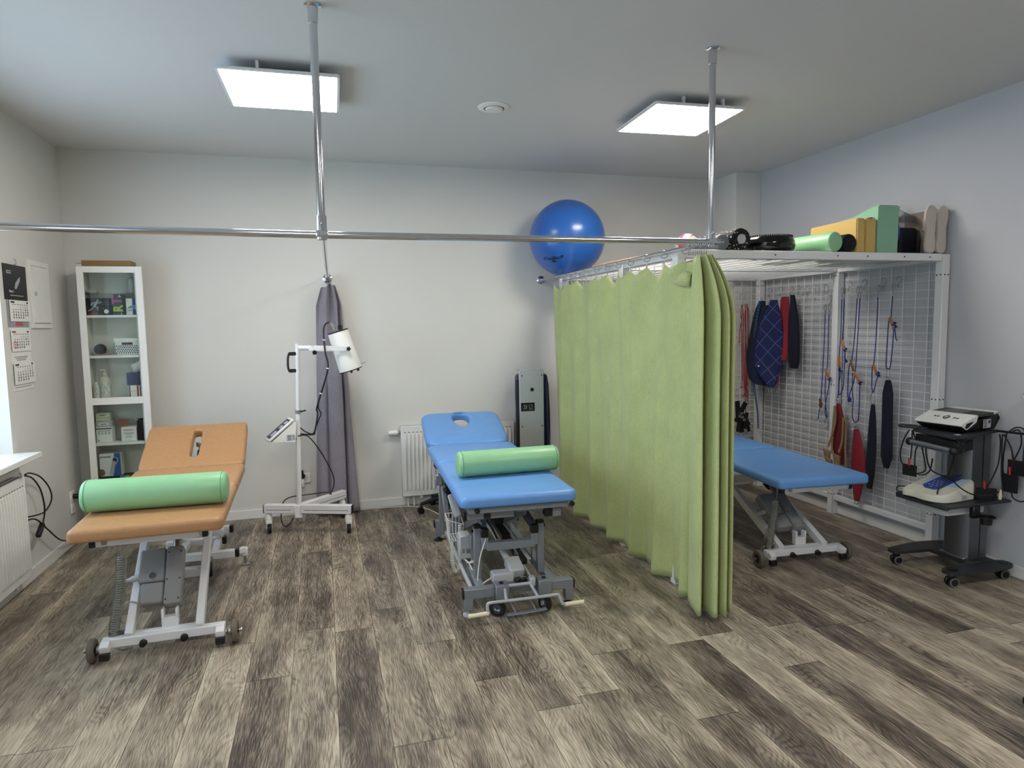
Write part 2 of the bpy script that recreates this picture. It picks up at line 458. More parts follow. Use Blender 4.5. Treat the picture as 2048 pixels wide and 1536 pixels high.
def window(n, y0, y1):
    x = XL-.24; g = G()
    for yy in (y0+.035, (y0+y1)/2, y1-.035): g.box((x, yy, (WZ0+WZ1)/2), (.06, .07, WZ1-WZ0-.002), b=.004)
    for zz in (WZ0+.035, WZ1-.035): g.box((x, (y0+y1)/2, zz), (.056, y1-y0-.002, .066), b=.004)
    o = struct('window_%d' % n, g, M_white)
    link('pane', G().box((x, (y0+y1)/2, (WZ0+WZ1)/2), (.012, y1-y0-.1, WZ1-WZ0-.1), b=0), M_glass, o)
window(1, WY0, WY1); window(2, FY0, FY1)
struct('trim_2', G().box((XL+.015, (WY0+WY1)/2+.02, .795), (.25, WY1-WY0+.02, .032), b=.004), M_white)['label'] = 'white window sill'
# skirting
def skirt(name, p0, p1, nrm):
    g = G(); g.bar((*p0, .036), (*p1, .036), .014, .072, b=.002); struct(name, g, M_base)
skirt('baseboard_back', (XL+.015, D-.008), (3.60, D-.008), 0)
skirt('baseboard_left', (XL+.008, YF+.02), (XL+.008, D-.002), 0)
skirt('baseboard_right', (XR-.008, YF+.02), (XR-.008, 5.30), 0)

# ------------------------------------------------------------------ ceiling lights, vent
def panel(cx, cy, label, wire=False, rot=0.):
    t = thing('ceiling_light_panel', label, 'ceiling light', (cx, cy, H), rot, 'flat square ceiling lights'); s = .575/2; z = -.062
    g = G()
    for a, b, c, d in ((-s, -s, s, -s), (s, -s, s, s), (s, s, -s, s), (-s, s, -s, -s)): g.bar((a, b, z+.006), (c, d, z+.006), .018, .014, b=.001)
    g.box((0, 0, z+.012), (2*s, 2*s, .006), b=0)
    link('frame', g, M_whitem, t, world=False)
    link('diffuser', G().box((0, 0, z+.002), (2*s-.012, 2*s-.012, .006), b=0), M_lens, t, world=False)
    for x in (-.1, .16):
        for y in (-s+.03, s-.03): link('mounting_clip', G().box((x, y, z/2+.007), (.016, .02, -z-.016), b=.001), M_whitem, t, world=False)
    if wire: link('loose_wire', G().tube(spl([(-.1, .26, -.058), (-.06, .4, -.02), (.06, .47, -.012), (.2, .44, -.004)]), .0013, 5), M_cordw, t, world=False)
    return t
panel(-.155, 3.90, 'square lit ceiling panel on the left, crossed by the chrome pole', True, R_(-1))
panel(2.215, 3.885, 'square lit ceiling panel on the right, above the green curtain', False, R_(-2))
panel(-.155, .75, 'square lit ceiling panel behind the camera, left'); panel(2.215, .75, 'square lit ceiling panel behind the camera, right')  # both panels are unseen, added to brighten the front of the floor
t = thing('ceiling_vent', 'round white air vent set in the ceiling', 'air vent', (1.063, 4.07, H))
link('ring', G().lathe([(.062, -.002), (.064, -.012), (.085, -.010), (.098, -.005), (.1, 0)], n=40), M_white, t, world=False)
link('throat', G().lathe([(.001, -.001), (.063, -.0015)], n=40), M_black, t, world=False)
link('disc', G().lathe([(.001, -.006), (.05, -.006), (.055, -.012), (.05, -.020), (.001, -.022)], n=40), M_white, t, world=False)

# ------------------------------------------------------------------ curtain rail
RZ, RY = 1.925, 2.98
t = thing('curtain_rail', 'chrome overhead curtain rail hung from the ceiling by slim poles', 'curtain rail', (.02, RY, H))
link('long_rail', G().tube([(-1.72, RY, RZ+.008), (.02, RY, RZ-.004), (1.93, RY-.01, RZ-.002)], .0155, 16), M_chrome, t)
for x, fx in ((-1.70, None), (.02, .055), (1.89, 1.874)):
    x0 = x-.006 if x < 1 else x-.003
    link('ceiling_pole', G().cyl((x0, RY, RZ+.01), (x0, RY, H-.02), .0165, 20), M_chrome, t)
    link('ceiling_flange', G().lathe([(.001, 0), (.036, 0), (.036, -.006), (.028, -.01), (.021, -.012), (.021, -.075), (.0165, -.077)], T(x0, RY, H), 24), M_chrome, t)
    g = G().tube([(x0, RY, RZ+.075), (x0, RY, RZ-.024)], .0215, 20); g.cyl((x0, RY-.02, RZ+.04), (x0, RY-.0245, RZ+.04), .009, 14); g.box((x0, RY, RZ), (.05, .05, .03), b=.006)
    j = link('joint', g, M_chrome, t); plabel(link('screw', G().lathe([(.001, 0), (.006, 0), (.006, .003), (.003, .004)], frame((x0, RY-.0245, RZ+.04), (1, 0, 0), (0, 0, 1)), 12), M_steel, j), 'steel clamp screw')
    if fx is None: continue
    link('cross_rail', G().cyl((x, RY+.018, RZ-.004), (fx, D-.003, 1.925 if fx < 1 else 1.916), .0125, 14), M_chrome, t)
    link('wall_flange', G().lathe([(.001, 0), (.036, 0), (.036, -.005), (.022, -.012), (.018, -.03), (.0125, -.031)], axisM((fx, D, 1.925 if fx < 1 else 1.916), (0, 1, 0)), 24), M_chrome, t)

# ------------------------------------------------------------------ curtains
def rings_of(par, pts, axis):
    for p in pts:
        m = axisM(p, axis); g = G(); n = 18; R = .021
        g.tube([m @ V((R*math.cos(2*PI*i/n), R*math.sin(2*PI*i/n), 0)) for i in range(n)], .0024, 6, True)
        q = V(p)-V((0, 0, R)); g.tube([q, q-V((0, 0, .012)), q-V((.004, .003, .022))], .0017, 6); g.box(tuple(q-V((0, 0, .028))), (.007, .007, .016), b=.002)
        link('curtain_ring', g, M_steel, par)
t = thing('hanging_curtain', 'lime green cloth curtain drawn along its rod and bunched at the corner', 'curtain', (1.885, 3.5, 1.86))
ringY = [5.34, 5.16, 4.99, 4.80, 4.62, 4.43, 4.24, 4.06, 3.88, 3.66, 3.45, 3.22]
path = []   # (x_top, y_top, x_bot, y_bot, z_top, z_bot)
rnd = random.Random(3)
N1 = 150
for i in range(N1+1):
    y = 5.345-(5.345-3.13)*i/N1
    # sag between the rings
    k = 0; d = 1.
    for a, b in zip(ringY[:-1], ringY[1:]):
        if a >= y >= b: d = min(a-y, y-b)/(a-b)*2; k = ringY.index(a)
    if y > 5.34 or y < 3.22: d = 0 if y > 5.34 else .25
    sag = .055*(d**.8)*(1+.35*math.sin(k*2.3)); sg = 1 if k % 2 else -1
    xt = 1.885+.022*math.sin(PI*d/2)*(-1 if k % 3 else .7); w = 2*PI*(5.345-y)/.37
    xb = 1.893+.034*math.sin(w*1.13+.8)+.018*math.sin(w*2.3+2)
    zb = .028+max(0, (y-4.95))*.36+.006*math.sin(w)
    path.append((xt, y, xb, y+.012*math.sin(w*.7), 1.862-sag, zb))
zz = spl([(1.885, 3.13, 0), (1.855, 3.02, 0), (1.80, 2.885, 0), (1.795, 2.93, 0), (1.835, 3.08, 0), (1.845, 3.06, 0), (1.842, 2.87, 0), (1.86, 2.86, 0), (1.873, 3.06, 0), (1.885, 3.06, 0), (1.884, 2.865, 0), (1.902, 2.86, 0), (1.914, 3.05, 0), (1.925, 3.05, 0), (1.928, 2.88, 0), (1.95, 2.90, 0), (1.968, 3.04, 0), (1.96, 3.07, 0)], 7)
for i, p in enumerate(zz[1:]):
    f = i/len(zz); tx, ty = 1.845+(p.x-1.875)*.52, 2.985+(p.y-2.97)*.42
    path.append((tx, ty, 1.875+(p.x-1.87)*1.22+.012, 2.985+(p.y-2.97)*1.0, 1.862-.012*abs(math.sin(i*.45)), .03+.004*math.sin(i)))
g = G(); NZ = 44; vs = []; fs = []
for (xt, yt, xb, yb, zt, zb) in path:
    for j in range(NZ+1):
        q = j/NZ; s = min(1, q*5.5) if xt > 1.75 and yt < 3.13 else q
        s2 = (1-(1-s)**2) if yt < 3.13 else q
        x = xt+(xb-xt)*s2; y = yt+(yb-yt)*s2
        x += .003*math.sin(9*q+yt*11)*(1 if yt >= 3.13 else .4)*min(1, 4*q)
        vs.append((x, y, zt+(zb-zt)*q))
n = NZ+1
for i in range(len(path)-1):
    for j in range(NZ): fs.append((i*n+j, i*n+j+1, (i+1)*n+j+1, (i+1)*n+j))
g.faces(vs, fs); cl = link('cloth', g, M_gcurt, t, sharp=180)
so = cl.modifiers.new('thick', 'SOLIDIFY'); so.thickness = .0022; so.offset = 0
rings_of(t, [(1.884+.002*(y-3)/2.3, y, 1.922-.01-.003*(y-3)) for y in ringY], (.15, 1, 0))
rings_of(t, [(1.762+.0125*i, RY, RZ-.012) for i in range(9)], (1, .25, 0))
# loose torn flap near the gathered corner
g = G(); vs = [(1.868, 3.22, 1.80), (1.845, 3.27, 1.735), (1.868, 3.15, 1.71), (1.872, 3.14, 1.78)]
g.faces(vs, [(0, 1, 2, 3)]); fl = link('loose_flap', g, M_gcurt, t); so = fl.modifiers.new('thick', 'SOLIDIFY'); so.thickness = .002

t = thing('hanging_curtain', 'grey cloth curtain gathered against the back wall behind the lamp', 'curtain', (.06, D-.08, 1.9))
top = [(-.035, 5.54), (-.015, 5.585), (.008, 5.55), (.035, 5.51), (.06, 5.55), (.075, 5.60), (.095, 5.535), (.115, 5.53), (.12, 5.61), (.145, 5.58), (.14, 5.625), (.125, 5.635)]
midp = [(-.065, 5.56), (-.04, 5.525), (-.005, 5.515), (.02, 5.54), (.03, 5.51), (.075, 5.50), (.12, 5.505), (.137, 5.53), (.132, 5.62), (.16, 5.57), (.19, 5.60), (.16, 5.64)]
bot = [(-.105, 5.55), (-.07, 5.50), (-.02, 5.505), (.005, 5.545), (.02, 5.50), (.07, 5.49), (.12, 5.495), (.14, 5.53), (.137, 5.625), (.17, 5.54), (.24, 5.56), (.215, 5.64)]
rows = []
for j in range(41):
    q = j/40; a = spl([(*p, 0) for p in top], 6); b = spl([(*p, 0) for p in midp], 6); c = spl([(*p, 0) for p in bot], 6)
    row = []
    for k in range(len(a)):
        p = a[k].lerp(b[k], min(1, q*2)**.8) if q < .5 else b[k].lerp(c[k], (q-.5)*2)
        e = k/len(a); zt = 1.878-.045*abs(e-.5)**1.1*2+.008*math.sin(e*19)
        pinch = max(0, 1-q*14)
        x = p.x+(.058-p.x)*pinch*.35; y = p.y+(5.565-p.y)*pinch*.4
        if .43 < q < .5: x += .004*math.sin(k)
        row.append((x, y, zt*(1-q)+(.012+.014*(1-e))*q))
    rows.append(row)
g = G(); n = len(rows[0]); g.faces([p for r in rows for p in r], [(j*n+k, j*n+k+1, (j+1)*n+k+1, (j+1)*n+k) for j in range(40) for k in range(n-1)])
cl = link('cloth', g, M_graycurt, t, sharp=180); so = cl.modifiers.new('thick', 'SOLIDIFY'); so.thickness = .003; so.offset = 0
rings_of(t, [(.0545, 5.545+.012*i, 1.921) for i in range(5)], (.1, 1, 0))

# ------------------------------------------------------------------ radiators
def radiator(name, label, M, W, Hh, z0):
    """local frame: x along the panel, -y faces the room, z up; origin at the panel's left end on the wall side"""
    t = thing(name, label, 'radiator', M.translation); t.rotation_euler = M.to_euler()
    g = G(); g.box((W/2, -.075, z0+Hh/2), (W, .012, Hh), b=.004); g.box((W/2, -.012, z0+Hh/2), (W, .012, Hh-.02), b=.004)
    n = int(W/.0333); p = W/n
    for i in range(1, n): g.tube([(p*i, -.081, z0+.055), (p*i, -.086, z0+.075), (p*i, -.086, z0+Hh-.085), (p*i, -.081, z0+Hh-.065)], .0095, 8)
    link('front_panel', g, M_white, t, world=False)
    g = G()
    for i in range(1, n): g.box((p*i, -.0815, z0+Hh-.052), (p*.5, .002, .006), b=0)
    link('slot_row', g, M_inkg, t, world=False)
    for x in (.003, W-.003): link('side_cover', G().box((x, -.044, z0+Hh/2), (.006, .076, Hh-.004), b=.002), M_white, t, world=False)
    g = G(); g.box((W/2, -.044, z0+Hh-.004), (W, .07, .006), b=.001); gr = link('top_grille', g, M_white, t, world=False)
    g = G()
    for i in range(int(W/.012)):
        for y in (-.06, -.028): g.box((.01+.012*i, y, z0+Hh-.0005), (.005, .022, .001), b=0)
    link('grille_slots', g, M_inkg, gr, world=False)
    g = G()
    for x in (.16, W-.16): link('bracket', G().box((x, -.044, z0-.012), (.03, .05, .03), b=.003), M_white, t, world=False)
    for x in (.05, .10): link('pipe', G().cyl((x, -.04, .0), (x, -.04, z0+.02), .008), M_white, t, world=False)
    return t
t = radiator('panel_radiator', 'white panel radiator on the back wall behind the middle blue table', T(.598, D, 0), .985, .60, .09)
g = G(); m = axisM((-.0, -.04, .635), (-1, 0, 0)); g.lathe([(.012, -.004), (.012, .02), (.02, .022), (.021, .05), (.019, .095), (.014, .1), (.001, .1)], m, 18)
v = link('thermostat_valve', g, M_white, t, world=False)
g = G(); g.lathe([(.013, .0), (.0135, .02)], m, 14); link('valve_collar', g, M_steel, v, world=False)
radiator('panel_radiator', 'white panel radiator under the window on the left wall', frame((XL, 2.55, 0), (0, 1, 0), (-1, 0, 0)), 1.93, .60, .09)
# ------------------------------------------------------------------ suspension cage
CX0, CX1, CY0, CY1, CZ = 1.945, 3.83, 3.39, 5.262, 1.933
cage = thing('suspension_cage', 'white steel frame with wire mesh walls and a wire mesh top in the right corner', 'exercise cage', (CX0, CY0, 0))
def post(x, y, bolts):
    g = G(); g.box((x, y, CZ/2-.001), (.058, .058, CZ-.004), b=.004); o = link('post', g, M_cage, cage)
    g = G()
    for (dx, dy, z) in bolts:
        n = V((dx, dy, 0)).normalized(); side = V((-n.y, n.x, 0))
        for s in (-.014, .014):
            p = V((x, y, z))+n*.0285+side*s; g.cyl(p, p+n*.003, .0045, 10)
    link('bolt_heads', g, M_black, o)
fb = [(0, -1, 1.80), (-1, 0, 1.80), (0, -1, 1.0), (-1, 0, 1.), (0, -1, .24), (-1, 0, .24)]
post(CX1, CY0, fb); post(CX1, 4.285, [(-1, 0, 1.86), (-1, 0, 1.02), (0, -1, .16), (-1, 0, .16)]); post(CX1-.003, CY1-.03, [(-1, 0, 1.84), (0, -1, 1.84), (0, -1, .90), (-1, 0, .9)])
post(CX0, CY0, fb); post(CX0, 4.10, fb); post(CX0, CY1, fb)
def beam(p0, p1, w=.045, h=.048): link('beam', G().bar(p0, p1, w, h, b=.003), M_cage, cage)
zb = CZ-.024
for y in (CY0, CY1): beam((CX0+.03, y, zb), (CX1-.03, y, zb))
for x in (CX0, CX1): beam((x, CY0+.03, zb), (x, CY1-.03, zb))
beam((CX0+.03, 4.285, zb-.006), (CX1-.03, 4.285, zb-.006), .04, .03)
for x in (CX0, CX1):
    for a, b in (((CY0, 4.285), (4.285, CY1-.03)) if x == CX1 else ((CY0, 4.10), (4.10, CY1))): beam((x, a+.03, .135), (x, b-.03, .135), .03, .04)
beam((CX0+.03, CY1, .135), (CX1-.03, CY1, .135), .03, .04)
g = G()
for x in (2.56, 3.0, 3.5, 3.22, 3.70): g.cyl((x, CY0-.0225, zb), (x, CY0-.0245, zb), .0045, 10)
link('beam_bolts', g, M_black, cage)
def wires(p, ux, uy, nx, ny, sx, sy, r=.0026):
    """mesh panel: origin p, nx wires along uy spaced sx on ux, ny wires along ux spaced sy on uy"""
    p, ux, uy = V(p), V(ux), V(uy); n = ux.cross(uy).normalized(); g = G(); W = sx*(nx-1); L = sy*(ny-1)
    for i in range(nx): g.cyl(p+ux*sx*i-uy*sy*.4, p+ux*sx*i+uy*(L+sy*.4), r, 5)
    for j in range(ny): g.cyl(p+uy*sy*j-ux*sx*.45+n*2*r, p+uy*sy*j+ux*(W+sx*.45)+n*2*r, r, 5)
    link('mesh_panel', g, M_cage, cage)
ZS = .0565
wires((CX1+.003, CY0+.098, .185), (0, 1, 0), (0, 0, 1), 8, 31, .1, ZS)
wires((CX1+.003, 4.375, .185), (0, 1, 0), (0, 0, 1), 9, 31, .097, ZS)
wires((CX0+.075, CY1, .185), (1, 0, 0), (0, 0, 1), 18, 31, .102, ZS)
wires((CX0, CY0+.09, .185), (0, 1, 0), (0, 0, 1), 6, 31, .1, ZS)
wires((CX0, 4.17, .185), (0, 1, 0), (0, 0, 1), 11, 31, .1, ZS)
wires((CX0+.06, CY0+.055, CZ-.026), (1, 0, 0), (0, 1, 0), 18, 33, .1035, .0555)

# ------------------------------------------------------------------ things hung on the mesh
XH = 3.826
def hook_pts(x, y, z, s=1., flip=1):
    """S hook hanging over a mesh wire at x; lower bow ends about .07 below"""
    r = .013*s; P = []
    for i in range(9): a = PI*i/8; P.append((x+r*math.cos(a)*1.-.0, y, z+r*math.sin(a)))
    P += [(x-r-.002, y-.004, z-.018*s)]
    for i in range(9): a = PI+PI*i/8; P.append((x-2*r-.002+r*math.cos(PI-a+PI)*-1+r-.0, y-.006, z-.036*s+r*math.sin(a)))
    return P
def s_hook(y, z, label, s=1., x=XH, ax='y'):
    P = []; r = .011*s
    c1 = (0, 0); 
    for i in range(11): a = R_(-20+200*i/10); P.append((r*math.cos(a), r*math.sin(a)))
    P.append((-r*.9, -.016*s))
    for i in range(11): a = R_(180+200*i/10); P.append((-r*.0+r*math.cos(a)+0, -.036*s+r*math.sin(a)))
    # upper bow opens away from the wall, lower bow towards the room
    pts = []
    for k, (u, v) in enumerate(P):
        pts.append((x-.002+(-u if k < 12 else u-.004)*.9, y+u*.5, z-.002+v) if ax == 'y' else (x+u*.9, y-.004, z-.002+v))
    o = link('s_hook', G().tube(spl(pts, 2), .0022, 6), M_steel); return tag(o, label, 'hook', 'steel hooks on the mesh')
def carabiner(g, c, h, w, ax, r=.0026):
    """pear shaped spring hook ring; c its top, ax horizontal axis"""
    c = V(c); ax = V(ax); P = []
    for i in range(16):
        a = 2*PI*i/16; ww = w*(.36+.14*(1-math.cos(a))/2*1.0); P.append(c+V((0, 0, -h/2+h/2*math.cos(a)))+ax*ww*math.sin(a))
    g.tube(P, r, 6, True)
AY = V((0, 1, 0)); AX = V((1, 0, 0))
XI = 3.785
# red ropes on the back wall panel
def rope_thing(label, pts_list, m, extra=None, r=.0034, name='suspension_rope', cat='rope', group=None):
    g = G()
    for p in pts_list: g.tube(spl(p, 6), r, 6)
    o0 = V(pts_list[0][0]); t = thing(name, label, cat, o0, 0, group)
    link('cord', g, m, t)
    if extra: extra(t)
    return t
def clipper(*cs):
    def f(t):
        for c, h, w, ax in cs:
            g = G(); carabiner(g, c, h, w, ax); link('spring_hook', g, M_steel, t)
    return f
yb = CY1-.022
def bx(x, z, d=0): return (x, yb-d, z)
rope_thing('thin red rope on the left hook of the back mesh, knotted end to one side', [[bx(3.641, 1.675), bx(3.65, 1.62), bx(3.638, 1.5), bx(3.645, 1.3), bx(3.655, 1.02), bx(3.66, .985)], [bx(3.641, 1.675), bx(3.632, 1.58), bx(3.64, 1.53), bx(3.624, 1.45), bx(3.62, 1.345), bx(3.612, 1.33), bx(3.63, 1.345)], [bx(3.655, 1.6, .004), bx(3.655, 1.3, .005), bx(3.662, 1.03, .004), bx(3.66, .985)]], M_redrope, clipper((bx(3.66, .985), .055, .03, AX)), group='red ropes on the back mesh')
rope_thing('thicker bundle of red rope hanging lower than its neighbour on the back mesh', [[bx(3.678, 1.68), bx(3.685, 1.4), bx(3.68, 1.1), bx(3.685, .9), bx(3.7, .7), bx(3.715, .665)], [bx(3.692, 1.68, .005), bx(3.71, 1.4, .004), bx(3.703, 1.1, .005), bx(3.7, .88), bx(3.705, .83)], [bx(3.678, 1.66, .006), bx(3.672, 1.55, .007), bx(3.69, 1.2, .008), bx(3.685, .96, .006), bx(3.66, .93, .004), bx(3.635, .925)], [bx(3.70, 1.65, .01), bx(3.705, 1.2, .01), bx(3.69, .97, .01), bx(3.675, .86, .008), bx(3.66, .84, .006)], [bx(3.69, .98, .008), bx(3.705, .95, .012), bx(3.69, .93, .012), bx(3.70, .90, .01), bx(3.715, .86), bx(3.71, .80)]], M_redrope, clipper((bx(3.71, .81), .06, .03, AX), (bx(3.717, .665), .06, .03, AX)), r=.0042, group='red ropes on the back mesh')
s_hook(0, 0, 'steel S-hook carrying the left red rope', ax='x', x=0).location = (3.645, CY1-.006, 1.712)
s_hook(0, 0, 'steel S-hook carrying the thicker red rope', ax='x', x=0).location = (3.69, CY1-.006, 1.712)
# black strap harness below
t = thing('strap_harness', 'black webbing harness with grey print hanging low on the back mesh', 'harness', bx(3.60, .6))
rr = random.Random(5); g = G()
for (x, z, a, l, w) in ((3.60, .72, 95, .17, .05), (3.63, .70, 60, .2, .05), (3.66, .655, 125, .2, .045), (3.62, .62, 80, .2, .05), (3.68, .62, 80, .15, .04), (3.69, .60, 110, .17, .035), (3.645, .57, 95, .12, .05)):
    d = V((math.cos(R_(a)), 0, math.sin(R_(a)))); c = V((x, yb-.012-.004*rr.random()*4, z)); g.bar(c-d*l/2, c+d*l/2, w, .006, (0, 1, 0), b=.002)
link('webbing', g, M_black, t)
for x, z in ((3.63, .69), (3.64, .655), (3.66, .63), (3.615, .665)): link('buckle', G().box((x, yb-.034, z), (.03, .004, .022), b=.002), M_inkg, t)
s_hook(0, 0, 'steel S-hook carrying the black webbing harness', ax='x', x=0).location = (3.607, CY1-.006, .842)

# flat slings on the right wall panel
def sling(label, pts, M, cat='sling', th=.012, x=None, rings=(), name='therapy_sling', mring=None, group=None, rs=.016, yaw=0.):
    """pts: outline half-widths [(z, ymid, halfwidth)] top to bottom, hung at x"""
    x = (XH-.028) if x is None else x
    t = thing(name, label, cat, (x, pts[0][1], pts[0][0]), 0, group); g = G(); vs = []; n = 12
    P = spl(pts, 5)
    for p in P:
        z, y, w = p.x, p.y, max(p.z, .004)
        for k in range(n):
            a = 2*PI*k/n; ca, sa = math.cos(a), math.sin(a)
            u_, v_ = w*(abs(ca)**.8)*(1 if ca > 0 else -1), th*(abs(sa)**.7)*(1 if sa > 0 else -1); vs.append((x+v_*math.cos(yaw)-u_*math.sin(yaw), y+u_*math.cos(yaw)+v_*math.sin(yaw), z))
    L = len(P); fs = [(i*n+k, i*n+(k+1) % n, (i+1)*n+(k+1) % n, (i+1)*n+k) for i in range(L-1) for k in range(n)]
    fs += [tuple(range(n)), tuple(reversed(range((L-1)*n, L*n)))]; g.faces(vs, fs); link('cloth', g, M, t, sharp=60)
    for (y, z) in rings:
        g = G(); q = [(x-.004, y+rs*math.cos(2*PI*i/12), z+rs*.9*math.sin(2*PI*i/12)) for i in range(12)]
        g.tube(q, .0026, 6, True); link('metal_ring', g, M_steel, t)
    return t
sl = sling('wide dark green-black sling, leftmost on the right wall mesh', [(1.70, 5.09, .028), (1.60, 5.11, .055), (1.42, 5.125, .085), (1.22, 5.12, .12), (1.08, 5.125, .105), (1.0, 5.12, .085), (.975, 5.11, .05)], mat('bottle_green_cloth', '#0f2226', .85, bump=.2, bs=250), x=XH-.085, yaw=R_(28), rings=[(5.09, 1.712)])
sling('dark navy sling folded double behind the quilted one', [(1.66, 5.0, .02), (1.45, 5.02, .07), (1.2, 5.045, .115), (1.06, 5.04, .11), (.975, 5.02, .075), (.96, 5.01, .04)], M_navy, x=XH-.11, yaw=R_(35))
t = sling('navy quilted sling with diamond stitching and triangle rings at its foot', [(1.70, 4.865, .03), (1.655, 4.867, .042), (1.5, 4.89, .09), (1.35, 4.91, .11), (1.17, 4.925, .116), (1.07, 4.915, .085), (.97, 4.88, .034), (.955, 4.88, .03)], M_quilt, x=XH-.135, th=.01, yaw=R_(38))
for y in (4.885, 4.85):
    g = G(); q = [(XH-.14, y-.018, .945), (XH-.15, y+.018, .945), (XH-.145, y, .905)]; g.tube(q, .003, 6, True); link('triangle_ring', g, M_chrome, t)
g = G(); q = [(XH-.12, 4.865-.03, 1.70), (XH-.155, 4.865+.03, 1.70), (XH-.10, 4.90, 1.77)]; g.tube(q, .0025, 6, True); link('triangle_ring', g, M_chrome, t)
link('care_label', G().box((XH-.20, 4.965, 1.135), (.002, .022, .012), b=.0005), M_paper, t)
sling('narrow dark navy sling behind the quilted sling, pocket edge showing', [(1.55, 4.90, .012), (1.3, 4.915, .03), (1.1, 4.92, .04), (1.0, 4.91, .03), (.97, 4.91, .015)], M_navyd, x=XH-.085, th=.014, yaw=R_(30))
sling('bright red folded sling between the navy ones', [(1.725, 4.82, .03), (1.69, 4.825, .04), (1.45, 4.83, .045), (1.25, 4.83, .042), (1.2, 4.825, .035), (1.185, 4.82, .02)], mat('scarlet_cloth', '#8c1f2e', .8, bump=.2, bs=250), x=XH-.055, yaw=R_(20), rings=[(4.805, 1.165)])
sling('long dark navy sling right of the red one, double rings below', [(1.735, 4.735, .014), (1.66, 4.725, .03), (1.5, 4.715, .058), (1.3, 4.705, .064), (1.2, 4.70, .06), (1.135, 4.70, .044), (1.125, 4.70, .04)], M_navyd, x=XH-.052, th=.02, rings=[(4.72, 1.12), (4.685, 1.12)])
rope_thing('blue and white flecked rope running down to the floor over the dark green sling', [[(XH-.10, 5.09, 1.70), (XH-.135, 5.09, 1.5), (XH-.15, 5.10, 1.25), (XH-.13, 5.12, 1.0), (XH-.06, 5.155, .7), (XH-.05, 5.155, .55)], [(XH-.105, 5.10, 1.70), (XH-.14, 5.10, 1.5), (XH-.155, 5.11, 1.25), (XH-.135, 5.13, 1.0), (XH-.06, 5.168, .7), (XH-.05, 5.17, .55)]], M_rope2, r=.0038)
rope_thing('thin red rope with a knot hanging in front of the red sling', [[(XH-.07, 4.845, 1.70), (XH-.075, 4.87, 1.5), (XH-.08, 4.885, 1.33), (XH-.08, 4.90, 1.24), (XH-.08, 4.912, 1.2)], [(XH-.07, 4.852, 1.65), (XH-.08, 4.862, 1.4), (XH-.08, 4.86, 1.2), (XH-.08, 4.858, .98), (XH-.08, 4.86, .95)], [(XH-.08, 4.91, 1.225), (XH-.09, 4.89, 1.235), (XH-.085, 4.87, 1.225)]], mat('crimson_rope', '#b02440', .8), clipper(((XH-.08, 4.86, .955), .05, .03, AY)), r=.0038)
Z1 = .185+ZS*28
for y, l in ((5.095, 'dark green sling'), (4.95, 'quilted sling'), (4.815, 'red sling'), (4.735, 'long navy sling')): s_hook(y, Z1+.035, 'steel S-hook carrying the '+l, 1.35)
for y, l in ((4.665, 'first empty steel S-hook to the right of the long navy sling'), (4.605, 'second empty steel S-hook to the right of the long navy sling')): s_hook(y, Z1+.008, l, 1.)
for k, (y, l) in enumerate(((4.52, 'W-shaped'), (4.475, 'U-shaped'))):
    q = [(XH-.012, y+.016, Z1+.03), (XH-.014, y+.012, Z1-.01), (XH-.014, y+.004, Z1+.026), (XH-.014, y-.004, Z1-.01), (XH-.012, y-.012, Z1+.03)]
    if k: q = [q[1], q[0], q[2], q[3], q[4]][1:]
    tag(link('wire_clip', G().tube(spl(q, 4), .0022, 6), M_steel), l+' steel wire clip on the mesh left of the middle post', 'clip')
g = G(); carabiner(g, (XH-.012, 4.395, Z1+.036), .075, .05, AY); tag(link('snap_hook', g, M_steel), 'empty steel snap hook on the mesh beside the middle post', 'hook')

# blue pulley ropes with wooden sliders
def slider(t, c, d, L=.085, w=.022, M=None):
    d = V(d).normalized(); c = V(c); o = link('wooden_slider', G().bar(c-d*L/2, c+d*L/2, w, .012, (1, 0, 0), b=.004), M or M_wood, t); return o
def knot(g, c, r=.016, seed=0):
    q = random.Random(seed); c = V(c); g.tube(spl([c+V((q.uniform(-1, 1)*r*.7, q.uniform(-1, 1)*r, q.uniform(-1, 1)*r)) for _ in range(7)], 4, True), .004, 6, True)
def blue(label, cords, slid, knots=(), hooks=(), tops=(), group='blue ropes with wooden sliders'):
    t = thing('slider_rope', label, 'rope', cords[0][0], 0, group); g = G()
    for c in cords: g.tube(spl(c, 5), .0036, 6)
    for i, c in enumerate(knots): knot(g, c, seed=i+3)
    link('cord', g, M_bluerope, t)
    for s in slid: slider(t, *s)
    for h in hooks: g = G(); carabiner(g, *h); link('spring_hook', g, M_steel, t)
    for p in tops:
        g = G(); carabiner(g, p, .05, .026, AY, .003); link('spring_hook', g, M_steel, t)
        link('ferrule', G().cyl(V(p)-V((0, 0, .048)), V(p)-V((0, 0, .078)), .005, 8), M_steel, t)
    return t
x = XH-.05
def q(y, z, d=0): return (x-d, y, z)
blue('left one of two low-hung blue ropes, its wooden slider and black loop at the bottom', [[q(4.355, 1.57), q(4.36, 1.3), q(4.372, 1.0), q(4.378, .90)], [q(4.372, .86), q(4.395, .80), q(4.40, .755), q(4.41, .735)]], [(q(4.378, .87, .003), (0, .012, .07), .075, .024, mat('dark_slider_wood', '#5e3a20', .6))], [q(4.37, .86)], [(q(4.37, .85), .07, .035, AY)], [q(4.353, 1.645)])
blue('right one of two low-hung blue ropes, looped through a slanted wooden slider', [[q(4.315, 1.57), q(4.315, 1.3), q(4.318, 1.15), q(4.33, 1.11), q(4.335, .95), q(4.315, .80), q(4.305, .755)], [q(4.285, 1.075), q(4.30, 1.0), q(4.325, .87), q(4.33, .80), q(4.31, .755)]], [(q(4.31, 1.105, .004), (0, .35, .6))], [q(4.283, 1.068)], [(q(4.31, .76), .085, .045, AY)], [q(4.313, 1.645)])
